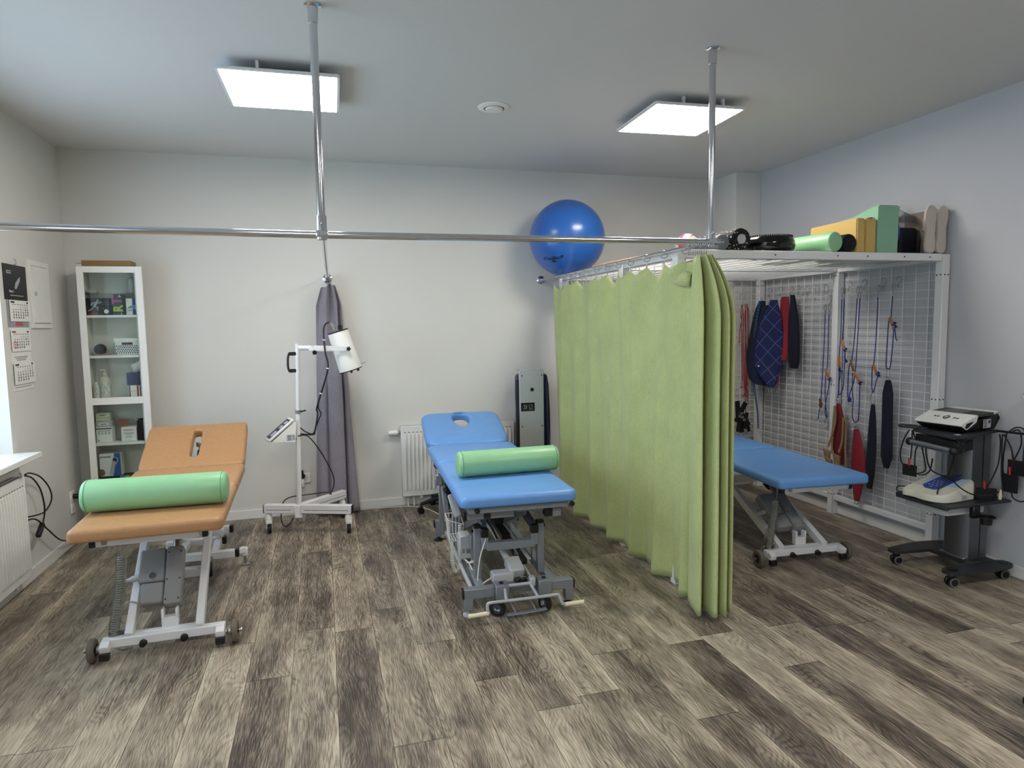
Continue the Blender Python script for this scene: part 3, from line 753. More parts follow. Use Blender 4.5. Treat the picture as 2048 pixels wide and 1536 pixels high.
pr_group = 'blue ropes with wooden sliders'
blue('blue rope just right of the middle post, one slider high and one low', [[q(4.185, 1.68), q(4.187, 1.4), q(4.195, 1.28), q(4.192, 1.16), q(4.195, .97), q(4.20, .93)], [q(4.162, 1.68), q(4.163, 1.5), q(4.168, 1.38), q(4.14, 1.30), q(4.135, 1.24), q(4.128, 1.2)], [q(4.14, 1.3), q(4.142, 1.1), q(4.152, 1.0), q(4.185, .95)], [q(4.185, 1.17), q(4.18, 1.1), q(4.19, 1.05), q(4.19, .95)]], [(q(4.156, 1.335, .004), (0, -.3, -.6), .085), (q(4.192, 1.205, .004), (0, -.04, -.6), .085)], [q(4.128, 1.30), q(4.128, 1.215), q(4.183, 1.14)], [(q(4.195, .945), .06, .035, AY)], [q(4.185, 1.765), q(4.16, 1.765)])
blue('blue rope over the red and tan slings, two sliders end to end in a slant', [[q(4.035, 1.68), q(4.05, 1.4), q(4.07, 1.22), q(4.09, 1.19), q(4.10, 1.1), q(4.10, .96), q(4.085, .93)], [q(4.008, 1.68), q(4.02, 1.4), q(4.032, 1.15), q(4.05, 1.05), q(4.085, .96), q(4.075, .93)], [q(4.058, 1.13), q(4.057, 1.0), q(4.045, .93), q(4.05, .82), q(4.035, .775), q(4.01, .765), q(3.99, .80), q(3.985, .95), q(3.985, 1.06)]], [(q(4.062, 1.185, .004), (0, -.3, -.75), .09, .02, mat('olive_slider_wood', '#7a5a26', .6)), (q(4.012, 1.10, .004), (0, -.45, -.6), .09)], [q(3.972, 1.06), q(4.08, .935), q(4.08, .92)], [(q(4.075, .92), .05, .03, AY), (q(4.02, .775), .055, .03, AY)], [q(4.033, 1.765), q(4.006, 1.765)])
blue('single blue rope ending in a narrow loop above the slim navy sling', [[q(3.845, 1.68), q(3.85, 1.4), q(3.862, 1.22), q(3.875, 1.19), q(3.875, 1.05), q(3.862, 1.0)], [q(3.825, 1.12), q(3.845, 1.05), q(3.858, 1.0)]], [(q(3.845, 1.165, .004), (0, -.3, -.6))], [q(3.815, 1.14), q(3.82, 1.13)], [(q(3.86, 1.005), .085, .05, AY)], [q(3.843, 1.765)])
blue('rightmost blue rope with the highest slider and a free curled end', [[q(3.72, 1.68), q(3.725, 1.6), q(3.73, 1.525), q(3.745, 1.51), q(3.752, 1.35), q(3.755, 1.2), q(3.74, 1.18), q(3.72, 1.19), q(3.708, 1.3), q(3.70, 1.46)], [q(3.695, 1.47), q(3.685, 1.42), q(3.68, 1.39), q(3.668, 1.375)]], [(q(3.715, 1.495, .004), (0, -.35, -.6), .09)], [q(3.69, 1.49), q(3.692, 1.475)], [(q(3.737, 1.185), .07, .03, AY)], [q(3.72, 1.765)])
for y, z, l in ((4.355, 1.70, 'left low-hung blue rope'), (4.315, 1.70, 'right low-hung blue rope'), (4.172, 1.80, 'blue rope next to the middle post'), (4.02, 1.80, 'blue rope with two sliders end to end'), (3.845, 1.80, 'single blue rope with the narrow loop'), (3.72, 1.80, 'rightmost blue rope')): s_hook(y, z, 'steel S-hook carrying the '+l, 1.25)
# slings hung from the ropes
sling('dark red sling hanging from the rope at the middle post behind tan straps', [(.885, 4.19, .014), (.80, 4.18, .04), (.7, 4.18, .07), (.6, 4.185, .074), (.5, 4.17, .05), (.42, 4.15, .02)], M_redc, x=x, rings=[(4.19, .895)])
sling('bright red sling tapering to both ends, hanging below the tabletop edge', [(.715, 4.005, .02), (.66, 3.998, .035), (.55, 3.985, .06), (.45, 3.98, .068), (.33, 3.978, .058), (.24, 3.98, .035), (.18, 3.982, .02)], mat('red_quilted_cloth', '#821c28', .8, bump=.3, bs=90), x=x, rings=[(4.005, .725), (3.982, .168)])
sling('slim dark navy sling on the narrow rope loop', [(.915, 3.858, .012), (.8, 3.858, .028), (.6, 3.858, .042), (.45, 3.865, .042), (.35, 3.868, .03), (.30, 3.868, .018)], M_navyd, x=x, rings=[(3.858, .925), (3.868, .288)])
sling('broad dark navy sling with cut corners, rightmost on the mesh', [(1.10, 3.732, .02), (1.09, 3.732, .024), (1.02, 3.731, .044), (.99, 3.731, .047), (.8, 3.728, .049), (.58, 3.724, .052), (.555, 3.724, .05), (.49, 3.724, .024), (.48, 3.724, .02)], M_navyd, x=x, th=.009, rings=[(3.732, 1.115), (3.724, .468)])
# tan leather cuffs on straps
def cuffs(label, y, ztop, straps, cups):
    t = thing('cuff_strap', label, 'strap', (x-.03, y, ztop), 0, 'tan leather cuff straps')
    for s in straps: 
        P = spl([(x-.03-d, yy, z) for yy, z, d in s], 5); g = G()
        for a, b in zip(P[:-1], P[1:]): g.bar(a, b+(b-a)*.1, .018, .004, (1, 0, 0), b=0)
        link('strap', g, M_tanstrap, t)
    for (yy, z, s) in cups:
        g = G(); vs = []; n = 14
        for i in range(7):
            v = i/6
            for k in range(n):
                a = R_(200)*(k/(n-1)-.5); rad = .034*s*(1-.35*v)
                vs.append((x-.045-rad*math.cos(a), yy+rad*math.sin(a)*.9-.012*v, z+.04*s-.085*s*v-.012*abs(a)))
        g.faces(vs, [(i*n+k, i*n+k+1, (i+1)*n+k+1, (i+1)*n+k) for i in range(6) for k in range(n-1)])
        o = link('leather_cuff', g, M_tanstrap, t); m = o.modifiers.new('thick', 'SOLIDIFY'); m.thickness = .004
    link('buckle', G().box((x-.036, straps[0][len(straps[0])//2][0], straps[0][len(straps[0])//2][1]), (.006, .026, .008), b=.001), M_steel, t)
    return t
cuffs('left tan leather strap with four stacked cuffs over the dark red sling', 4.195, .87, [[(4.195, .87, 0), (4.20, .75, .004), (4.205, .62, .006), (4.20, .50, .01)], [(4.19, .87, 0), (4.18, .76, .003), (4.20, .66, .008), (4.24, .55, .01)]], [(4.245, .50, 1.), (4.22, .435, .95)])
cuffs('right tan leather strap with a pale webbing top and two cuffs', 4.07, .82, [[(4.075, .80, 0), (4.075, .66, 0), (4.072, .56, .004), (4.06, .47, .006), (4.055, .40, .008)], [(4.105, .79, 0), (4.105, .62, .004), (4.13, .52, .01)]], [(4.14, .475, 1.), (4.12, .41, .95)])
# ------------------------------------------------------------------ things lying on top of the cage
ZT = CZ+.0005; ZM = CZ-.018
BC = V((2.005, 5.33, 2.24)); BR = .316
t = thing('exercise_ball', 'big blue exercise ball resting on the far corner of the cage top', 'ball', BC)
link('ball', G().sphere(BC, BR, 64, 40), mat('blue_rubber', '#2a63b4', .28, bump=.03, bs=300, coat=.3), t)
n0 = V((-.587, -.539, -.603)).normalized()
e1 = V((.865, -.371, .339)); e1 = (e1-n0*e1.dot(n0)).normalized(); e2 = n0.cross(e1)
if e2.z < 0: e2 = -e2
e1 = e2.cross(n0)
def on_ball(v):
    w = n0+e1*(v.x/BR)+e2*(v.y/BR); return BC+w.normalized()*(BR+.0006+max(0, v.z))
g = G(); g.text('TheraBand', .040, lambda v: on_ball(v+V((0, .009, 0))), 0, bold=.0012, sx=.92)
def patch(pts):
    vs = [on_ball(V((*p, 0))) for p in pts]; g.faces(vs, [tuple(range(len(vs)))])
patch([(-.100, -.006), (-.084, -.006), (-.084, .022), (-.096, .012)]); patch([(.084, -.006), (.10, .012), (.094, .022), (.084, .022)])
patch([(-.08, -.018), (-.02, -.017), (.0, -.006), (.02, -.017), (.08, -.012), (.02, -.022), (.0, -.031), (-.02, -.022)])
patch([(-.04, -.036), (.05, -.031), (.05, -.033), (-.04, -.038)])
plabel(link('logo', g, M_ink, t), 'black lettering with a double line logo')
yf = CY0-.005
t = thing('balance_stick', 'long pale wooden bar lying along the left edge of the cage top', 'wooden bar', (1.99, 4.0, ZT))
link('bar', G().bar((1.965, 4.66, ZT+.014), (2.07, 3.52, ZT+.014), .035, .026, b=.006), M_woodl, t)
t = thing('patterned_ball', 'small ball with a red and blue flower print on the cage top', 'ball', (2.274, 3.86, ZT+.079))
link('ball', G().sphere((2.274, 3.86, ZT+.079), .078, 40, 24), M_floral, t)
def roller(name, label, c, d, r, L, M, Mend, hub=None, cap=None, group=None):
    c, d = V(c), V(d).normalized(); t = thing(name, label, 'roller', c-V((0, 0, r)), 0, group)
    b = min(.012, r*.2)
    link('body', G().lathe([(.001, -L/2), (r-b, -L/2), (r-b*.3, -L/2+b*.3), (r, -L/2+b), (r, L/2-b), (r-b*.3, L/2-b*.3), (r-b, L/2), (.001, L/2)], axisM(c, d), 40), M, t)
    if hub: link('end_hub', G().lathe([(.001, L/2), (hub, L/2), (hub, L/2+.002), (.001, L/2+.0025)], axisM(c, d), 24), Mend, t)
    return t
front = V((-.05, -1, 0))
def fr(x, y, z): return V((x, y, z))
roller('foam_roller', 'grey foam roller lying beside the flowered ball', (2.225, yf+.17, ZT+.046), (0, -1, 0), .045, .33, mat('grey_foam', '#70747a', .7, bump=.1), M_lgray, .006)
roller('foam_roller', 'black foam roller with white speckles and a grey core', (2.347, yf+.215, ZT+.066), (0, -1, 0), .065, .42, M_speck, M_lgray, .028)
t = thing('balance_cushion', 'glossy black inflated balance disc with a ribbed rim', 'balance cushion', (2.645, yf+.17, ZT))
link('disc', G().lathe([(.001, .016), (.09, .006), (.13, 0), (.150, .016), (.160, .042), (.156, .07), (.145, .09), (.14, .096), (.09, .106), (.001, .11)], T(2.645, yf+.17, ZT), 56), M_blackg, t)
g = G()
for i in range(72): a = 2*PI*i/72; g.box((2.645+.141*math.cos(a), yf+.17+.141*math.sin(a), ZT+.098), (.006, .006, .012), b=.001)
link('rim_studs', g, M_rubber, t)
t = roller('bolster', 'pale green vinyl bolster lying on the cage top', (2.955, yf+.30, ZT+.061), (.12, -1, 0), .06, .62, M_green, M_green)
bolt_top = t
roller('foam_roller', 'short black foam roller between the green bolster and the yellow wedge', (3.118, yf+.185, ZT+.058), (.0, -1, 0), .056, .33, M_blackf, M_blackf)
# yellow wedge block: tall at its right end
t = thing('foam_wedge', 'mustard yellow foam block sloping down to the left', 'foam wedge', (3.2, yf+.1, ZT))
m = frame((0, yf+.05, 0), (1, 0, 0), (0, 0, 1))
def wedge(x0, x1, y0, y1, zl, zr, name, par):
    vs = [(x0, y0, ZT), (x1, y0, ZT), (x1, y1, ZT), (x0, y1, ZT), (x0, y0, ZT+zl), (x1, y0, ZT+zr), (x1, y1, ZT+zr), (x0, y1, ZT+zl)]
    tb = G(); tb.faces(vs, [(3, 2, 1, 0), (4, 5, 6, 7), (0, 1, 5, 4), (1, 2, 6, 5), (2, 3, 7, 6), (3, 0, 4, 7)])
    bmesh.ops.bevel(tb.bm, geom=tb.bm.edges[:], offset=.006, segments=2, affect='EDGES'); return link(name, tb, M_yellow, par)
# the block stands on edge: a long side seen from the left, its end face to the room
def wedge_y(x0, x1, y0, y1, zf, zb, name, par):
    vs = [(x0, y0, ZT), (x1, y0, ZT), (x1, y1, ZT), (x0, y1, ZT), (x0, y0, ZT+zf), (x1, y0, ZT+zf), (x1, y1, ZT+zb), (x0, y1, ZT+zb)]
    tb = G(); tb.faces(vs, [(3, 2, 1, 0), (4, 5, 6, 7), (0, 1, 5, 4), (1, 2, 6, 5), (2, 3, 7, 6), (3, 0, 4, 7)])
    bmesh.ops.bevel(tb.bm, geom=tb.bm.edges[:], offset=.006, segments=2, affect='EDGES'); return link(name, tb, M_yellow, par)
wedge_y(3.178, 3.241, yf+.03, yf+.44, .212, .205, 'block', t); wedge_y(3.2445, 3.325, yf+.03, yf+.44, .212, .205, 'block', t)
link('seam_tape', G().box((3.29, yf+.05, ZT+.2155), (.03, .05, .002), b=0), M_black, t)
# wavy green foam pad standing on edge
t = thing('wave_cushion', 'tall wavy green foam cushion standing behind the yellow wedge', 'foam cushion', (3.4, yf+.2, ZT))
poly = [(3.335, yf+.03), (3.35, yf+.02), (3.47, yf+.02), (3.485, yf+.035), (3.485, yf+.7), (3.335, yf+.7)]
g = G(); vs = []; fs = []; N = 26
for i in range(N+1):
    y = yf+.025+.66*i/N; z = ZT+.295-.05*(1-math.cos(PI*min(1, i/N*2.4)))/2*1.0-(.03*(1-math.cos(PI*max(0, i/N-.42)*1.7)) if i/N > .42 else 0)
    for xx, zz_ in ((3.33, ZT), (3.485, ZT), (3.487, z-.012), (3.477, z), (3.34, z), (3.33, z-.012)): vs.append((xx, y, zz_))
for i in range(N):
    for k in range(6): fs.append((i*6+k, i*6+(k+1) % 6, (i+1)*6+(k+1) % 6, (i+1)*6+k))
fs += [tuple(range(6)), tuple(range(N*6, N*6+6))]; g.faces(vs, fs); link('foam', g, M_greenm, t)
# blue balance dome, on edge
t = thing('balance_dome', 'blue plastic dome standing on edge beside the green foam cushion', 'balance board', (3.49, yf+.16, ZT))
link('dome', G().lathe([(.001, 0), (.132, 0), (.136, .006), (.125, .025), (.09, .046), (.045, .056), (.001, .058)], axisM((3.492, yf+.165, ZT+.138), (1, 0, 0)), 40), M_bluef, t)
# dark cushion in clear plastic bag
t = thing('bagged_cushion', 'dark navy cushion in a clear plastic bag near the felt slippers', 'cushion', (3.735, yf+.335, ZT))
link('cushion', G().pad(.18, .30, .19, .03, .028, T(3.735, yf+.335, ZT+.192)), M_navyd, t)
g = G(); pts = rrect(.19, .34, .03, 4); vs = []
rb = random.Random(2)
lv = [(0, 1.), (.1, 1.02), (.2, 1.03), (.26, .8), (.315, .22), (.33, .16), (.345, .22)]
for z, s in lv:
    for (px, py) in pts: vs.append((3.735+px*s+(.03 if z > .29 else 0)+rb.uniform(-.004, .004), yf+.335+py*s+rb.uniform(-.004, .004), ZT+z+rb.uniform(-.004, .004)+.004))
n = len(pts); g.faces(vs, [(i*n+k, i*n+(k+1) % n, (i+1)*n+(k+1) % n, (i+1)*n+k) for i in range(len(lv)-1) for k in range(n)])
plabel(link('plastic_bag', g, M_poly, t, sharp=20), 'clear plastic bag tied at the top')
def slipper(label, x, y, lean, w):
    t = thing('felt_slipper', label, 'slipper', (x, y, ZT), 0, 'beige felt slippers'); 
    m = T(x, y, ZT) @ Mx.Rotation(lean, 4, 'Y') @ frame((0, 0, 0), (1, 0, 0), (0, 0, 1))
    sole = [(0, .002), (.032, .012), (.042, .05), (.036, .12), (.036, .17), (.046, .23), (.04, .275), (.012, .297), (-.02, .293), (-.042, .26), (-.046, .22), (-.036, .15), (-.036, .10), (-.042, .05), (-.03, .012)]
    P = [(p.x*w, p.y) for p in spl([(*q, 0) for q in sole], 3, True)]
    link('sole', G().prism(P, -.006, .010, m), M_beige, t)
    g = G(); n = 12; vs = []
    for i in range(9):
        v = i/8; zz_ = .14+.152*v; hw = .042*math.sqrt(max(0, 1-max(0, v-.3)**2/.5))*w
        for k in range(n): a = PI*k/(n-1); vs.append((hw*math.cos(a), zz_, -.006-.035*math.sin(a)*(1-.5*v)))
    g.faces(vs, [(i*n+k, i*n+k+1, (i+1)*n+k+1, (i+1)*n+k) for i in range(8) for k in range(n-1)], m)
    o = link('upper', g, M_beige, t); s = o.modifiers.new('thick', 'SOLIDIFY'); s.thickness = .004
slipper('left beige felt slipper standing on its heel at the end of the cage top', 3.705, yf-.002, 0, .92); slipper('right beige felt slipper standing on its heel at the end of the cage top', 3.79, yf-.002, R_(2), .92)
tag(link('cork_board', G().box((3.835, yf+.16, ZT+.145), (.012, .30, .29), b=.002), mat('brown_board', '#8d7f74', .8)), 'flat brown board standing behind the right felt slipper', 'board')  # shadow behind the slipper, built as a thin brown slab
# ------------------------------------------------------------------ treatment tables
def root_M(t): return T(*t.location) @ rz(t.rotation_euler.z)
def castor(par, c, r, w, ang, Mf, Mt, zt, fork=True, n=28):
    """wheel centred at c, axle along angle ang; fork up to height zt. local coords"""
    ax = V((math.cos(ang), math.sin(ang), 0)); c = V(c); g = G(); b = w*.18
    g.lathe([(r*.55, -w/2), (r-b, -w/2), (r, -w/2+b), (r, w/2-b), (r-b, w/2), (r*.55, w/2)], axisM(c, ax), n)
    wh = link('wheel', g, Mt, par, world=False)
    g = G(); g.lathe([(.001, -w*.42), (r*.56, -w*.42), (r*.56, w*.42), (.001, w*.42)], axisM(c, ax), 20); g.cyl(c-ax*w*.62, c+ax*w*.62, r*.16, 10)
    link('hub', g, Mf, wh, world=False)
    return wh
def lift_table(name, label, loc, rot, M, zr, yn, j1, hinge, head_L, head_a, arm_top, w=.63, slot=True, px=0.):
    t = thing(name, label, 'treatment table', loc, rot)
    L1, L2 = j1-yn, hinge-j1; th = .06; zt = zr+.03
    def k(nm, g, m, p=None, **kw): return link(nm, g, m, p or t, world=False, **kw)
    k('foot_section', G().pad(w, L1-.006, th, .03, .024, T(px, yn+L1/2, zt), crown=.004), M)
    k('middle_section', G().pad(w, L2-.006, th, .03, .022, T(px, j1+L2/2, zt), crown=.003), M)
    hm = T(px, hinge+.006, zt-.012) @ Mx.Rotation(head_a, 4, 'X') @ T(0, head_L/2, .012)
    if slot:
        hp = [(x, y+.02) for x, y in rrect(.052, .31, .025, 6)]
        k('head_section', G().pad(w-.01, head_L, th, .035, .02, hm, hole=(0, .02, hp)), M)
    else: k('head_section', G().pad(w-.01, head_L, th, .035, .02, hm), M)
    # black gas spring seen behind the slot
    g = G(); a0 = hm @ V((0, .14, -.10)); a1 = hm @ V((0, -.02, -.16)); g.cyl(a0.lerp(a1, .3), a1, .012, 12)
    gs = k('gas_spring', g, M_black); g = G(); g.cyl(a0, a0.lerp(a1, .35), .006, 10); g.box(tuple(a0), (.045, .02, .03), b=.003); k('spring_rod', g, M_chrome, gs)
    zf = zt-th-.018
    def bar(nm, p0, p1, ww, hh, m=M_whitem, p=None, up=(0, 0, 1)): return k(nm, G().bar(p0, p1, ww, hh, up, b=.003), m, p)
    for s in (-1, 1):
        bar('side_rail', (s*.2, yn+.06, zf), (s*.2, hinge+.02, zf), .03, .034)
    nr = bar('end_rail', (-.235, yn+.075, zf-.002), (.20, yn+.075, zf-.002), .03, .036)
    for x in (-.247, .212): k('end_cap', G().box((x, yn+.075, zf-.002), (.026, .033, .039), b=.003), M_black, nr)
    hr = k('head_frame', G().bar(hm @ V((-.2, -.1, -.075)), hm @ V((.2, -.1, -.075)), .03, .03), M_whitem)
    # front base bar with forward stubs, wheels
    bb = bar('base_bar', (-.265, 0, .082), (.265, 0, .082), .042, .042)
    for s in (-1, 1):
        st = bar('stub', (s*.245, -.02, .082), (s*.245, -.062, .070), .04, .042, p=bb)
        k('end_cap', G().box((s*.245, -.055, .042), (.042, .03, .036), b=.003), M_black, bb)
        g = G(); g.cyl((s*.266, 0, .055), (s*.335, 0, .055), .007, 10); g.cyl((s*.335, 0, .055), (s*.34, 0, .055), .011, 6); g.lathe([(.012, 0), (.019, .006), (.019, .016), (.012, .02)], axisM((s*.272, 0, .055), (s, 0, 0)), 14); k('axle', g, M_steel, bb)
        castor(t, (s*.307, 0, .054), .054, .028, 0, M_black, M_wheel, 0)
    for x in (-.09, .085):
        k('buffer', G().lathe([(.001, 0), (.017, 0), (.017, .006), (.011, .01), (.014, .024), (.001, .027)], axisM((x, -.021, .068), (0, -1, 0)), 16), M_black, bb)
    bar('cross_plate', (-.135, .035, .088), (.135, .035, .088), .03, .034, p=bb)
    for s in (-1, 1):
        bar('lift_arm', (s*.152, .0, .098), (s*.152, arm_top[0], arm_top[1]), .036, .052)
    f = .48; bar('cross_tube', (-.135, arm_top[0]*f, .098+(arm_top[1]-.098)*f-.04), (.135, arm_top[0]*f, .098+(arm_top[1]-.098)*f-.04), .045, .045)
    # rear base
    y0 = hinge-.10
    rb = bar('rear_bar', (-.265, y0, .115), (.22, y0-.005, .115), .045, .045)
    for x in (-.277, .232): k('end_cap', G().box((x, y0, .115), (.025, .048, .048), b=.003), M_black, rb)
    for x in (-.30, .27):
        k('levelling_foot', G().lathe([(.001, 0), (.026, 0), (.026, .008), (.01, .014), (.008, .05), (.008, .075), (.001, .075)], T(x, y0+.08, 0), 18), M_steel, rb)
        k('foot_bracket', G().box((x, y0+.08, .09), (.034, .04, .05), b=.003), M_whitem, rb)
        bar('foot_arm', (x*.8, y0+.0, .115), (x, y0+.08, .105), .03, .035, p=rb)
    for i, (ys, xe) in enumerate(((y0+.26, .12), (y0+.46, .14))):
        r2 = bar('rear_tube', (-.22, ys, .13), (xe, ys+.05*i, .13), .045, .045); k('end_cap', G().box((xe+.012, ys+.05*i, .13), (.026, .05, .05), b=.004), M_black, r2)
    for x in (-.1, .1): bar('rear_strut', (x, y0+.0, .12), (x*.9, y0+.48, .13), .04, .04)
    for s in (-1, 1):
        bar('rear_arm', (s*.11, y0+.3, .15), (s*.11, .30, zf-.03), .034, .045)
    castor(t, (.075, y0-.06, .045), .045, .024, .2, M_steel, M_rubber, .1)
    k('castor_fork', G().bar((.075, y0-.03, .05), (.075, y0-.02, .115), .034, .03), M_steel)
    # actuator between the arms
    br = k('actuator_bracket', G().box((.015, .062, .125), (.075, .04, .05), b=.004).box((-.016, .062, .165), (.012, .045, .05), b=.004).box((.046, .062, .165), (.012, .045, .05), b=.004), M_whitem)
    d = V((0, arm_top[0]*.62, arm_top[1]-.10)).normalized(); base = V((.015, .06, .17)); nx = V((1, 0, 0)); nz = nx.cross(d)
    am = Mx((nx, d, nz)).transposed().to_4x4(); am.translation = base
    hs = k('motor_housing', G().box((.01, .175, .0), (.078, .30, .075), am, b=.012, seg=2), M_actu)
    g = G()
    for x in (-.018, .038):
        for y in (.05, .15, .29): g.cyl(am @ V((x, y, .0375)), am @ V((x, y, .0385)), .0045, 8)
    k('screws', g, M_dkgray, hs)
    cb = k('control_box', G().box((-.090, .235, .0), (.118, .17, .06), am, b=.008), M_actu); k('button', G().lathe([(.001, 0), (.016, 0), (.016, .003), (.001, .004)], am @ T(-.085, .18, .03), 18), M_grayd, cb)
    k('lower_box', G().box((-.083, .095, -.002), (.104, .105, .06), am, b=.008), M_actu, cb)
    k('piston', G().cyl(am @ V((.012, .3, 0)), am @ V((.012, .3+(zf-.02-(am @ V((0, .3, 0))).z)/d.z, 0)), .02, 18), M_steel)
    k('top_knuckle', G().bar(am @ V((.012, .40, -.02)), am @ V((-.02, .44, .0)), .035, .035), M_black)
    # cables
    pl = k('cable_plug', G().lathe([(.016, 0), (.016, .03), (.011, .04), (.008, .07), (.001, .075)], axisM(am @ V((-.15, .19, .0)), (-1, -.1, -.15)), 14), M_actul)
    P0 = am @ V((-.14, .06, .0))
    g = G(); g.tube(spl([P0, P0+V((-.05, -.01, .015)), P0+V((-.085, -.02, -.03)), P0+V((-.07, -.01, -.09)), V((-.17, .05, .13)), V((-.20, .06, .09))], 6), .0042, 6)
    for i in range(4): g.tube(spl([(-.24, .05+.01*i, .11-.012*i), (-.19, .03+.01*i, .125-.01*i), (-.14, .05, .135-.01*i), (-.19, .09, .10-.008*i), (-.235, .07, .095-.01*i)], 5, True), .004, 6, True)
    k('mains_cable', g, M_cordg)
    g = G(); g.tube(spl([(-.17, .03, zf-.02), (-.168, .035, zf-.08), (-.172, .04, zf-.115)], 5), .0028, 6); g.coil([(-.172, .04, zf-.115), (-.175, .04, zf-.15), (-.19, .035, .28), (-.215, .03, .16), (-.22, .03, .10)], .014, .0034, 34); g.tube(spl([(-.22, .03, .10), (-.22, .02, .07), (-.18, .02, .055), (-.15, .03, .06)], 5), .0034, 6)
    cc = k('coiled_cable', g, M_cordg)
    g = G(); g.tube(spl([(-.173, .04, zf-.14), (-.19, .035, .28), (-.215, .03, .16), (-.22, .025, .09), (-.19, .02, .05), (-.15, .03, .05)], 6), .024, 10); plabel(k('plastic_sleeve', g, M_poly, cc), 'clear plastic sleeve')
    return t
ta = lift_table('treatment_table', 'tan vinyl treatment table with white frame and raised headrest, on the left', (-.779, 3.40, 0), R_(1.7), M_tan, .64, -.17, .56, 1.145, .50, R_(25), (.62, .55), px=-.018)
tc = lift_table('treatment_table', 'blue vinyl treatment table on a white wheeled frame, behind the green curtain', (2.86, 3.44, 0), R_(-4), M_blue, .565, -.205, .75, 1.34, .42, R_(14), (.93, .50), w=.61, slot=False)

# the blue table in the middle: grey scissor frame
t = tb = thing('treatment_table', 'blue vinyl treatment table with a face hole and grey scissor frame, in the middle', 'treatment table', (.96, 3.33, 0), R_(-2.5))
def k(nm, g, m, p=None, **kw): return link(nm, g, m, p or tb, world=False, **kw)
def bar(nm, p0, p1, ww, hh, m=M_gray, p=None, up=(0, 0, 1)): return k(nm, G().bar(p0, p1, ww, hh, up, b=.003), m, p)
W = .635; zt = .65; th = .062
k('foot_section', G().pad(W, .955, th, .045, .028, T(0, -.07+.48, zt), crown=.004), M_blue)
k('middle_section', G().pad(W, .60, th, .045, .026, T(0, .895+.302, zt), crown=.003), M_blue)
hm = T(0, 1.512, zt-.012) @ Mx.Rotation(R_(19), 4, 'X') @ T(0, .265, .016)
hp = [(p.x, p.y) for p in spl([(x*.9, y, 0) for x, y in ((.07, .19), (.045, .235), (0, .247), (-.045, .235), (-.07, .19), (-.066, .12), (-.03, .03), (0, .015), (.03, .03), (.066, .12))], 4, True)]
hp = [(x, y-.01) for x, y in hp]
k('head_section', G().pad(W-.005, .53, .065, .09, .026, hm, hole=(0, .12, hp)), M_blue)
k('head_liner', G().box((0, 0, -.073), (W-.06, .44, .012), hm @ T(0, -.0, 0), b=.004) if False else G().bar(hm @ V((-.29, -.25, -.06)), hm @ V((.29, -.25, -.06)), .05, .03), M_blue)
bar('head_rail', hm @ V((-.19, -.22, -.082)), hm @ V((-.19, .2, -.082)), .025, .03); bar('head_rail', hm @ V((.19, -.22, -.082)), hm @ V((.19, .2, -.082)), .025, .03)
zf = zt-th-.018
for s in (-1, 1):
    bar('side_rail', (s*.255, -.03, zf), (s*.255, 1.48, zf), .026, .032)
    bar('inner_rail', (s*.21, .02, zf-.035), (s*.21, 1.3, zf-.035), .034, .036)
er = bar('end_rail', (-.27, -.025, zf-.002), (.27, -.025, zf-.002), .022, .03)
for x in (-.225, .29): k('end_cap', G().lathe([(.001, 0), (.014, 0), (.014, .01), (.001, .013)], axisM((x, -.036, zf), (0, -1, 0)), 14), M_black, er)
e2 = bar('lower_rail', (-.275, .02, zf-.04), (-.02, .02, zf-.04), .03, .04); bar('lower_rail', (.0, .02, zf-.02), (.2, .02, zf-.02), .03, .03)
k('end_cap', G().box((-.283, .02, zf-.04), (.018, .034, .044), b=.003), M_black, e2); k('end_cap', G().box((-.165, .003, zf-.04), (.036, .01, .034), b=.003), M_black, e2)
k('side_bracket', G().box((.215, .02, zf-.05), (.05, .05, .05), b=.004), M_gray); k('bracket_cap', G().box((.165, .005, zf-.045), (.04, .05, .045), b=.004), M_black)
# base
fbz = .121
for s, x0 in ((-1, -.135), (1, .17)):
    fb_ = bar('base_arm', (s*.30, 0, fbz), (x0, 0, fbz), .05, .052)
    bar('base_leg', (s*.277, 0, .10), (s*.277, 0, .03), .05, .046, p=fb_, up=(1, 0, 0))
    k('end_cap', G().box((s*.303, 0, fbz), (.012, .046, .05), b=.003), M_black, fb_)
    k('levelling_foot', G().lathe([(.001, 0), (.03, 0), (.03, .009), (.012, .016), (.009, .03), (.001, .03)], T(s*.277, 0, 0), 20), M_rubber if s > 0 else M_lgray, fb_)
for x, zc in ((-.10, .117), (.135, .122)):
    h = k('castor_housing', G().box((x, -.012, zc), (.072, .075, .088), b=.004), M_gray)
    k('bolt', G().lathe([(.001, 0), (.012, 0), (.012, .006), (.001, .007)], T(x, -.012, zc+.044), 6), M_black, h)
    ang = 1.1 if x < 0 else .5
    c = V((x-.03 if x < 0 else x-.005, -.05, .044)); castor(tb, c, .044, .026, ang, M_grayd, M_rubber, .08)
    ax = V((math.cos(ang), math.sin(ang), 0))
    for s in (-1, 1): k('castor_fork', G().bar(c+ax*s*.018-V((0, 0, .008)), V((x, -.012, .078))+ax*s*.014, .028, .004, ax), M_lgray, h)
bar('cross_beam', (-.07, .03, .115), (.10, .03, .115), .04, .05)
for s in (-1, 1):
    bar('base_rail', (s*.2, .02, .115), (s*.2, 1.28, .115), .042, .046)
k('base_tube', G().cyl((-.243, .07, .105), (-.24, 1.1, .105), .0125, 12), M_lgray)
rbb = bar('rear_base_bar', (-.30, 1.28, .122), (.30, 1.28, .122), .05, .052)
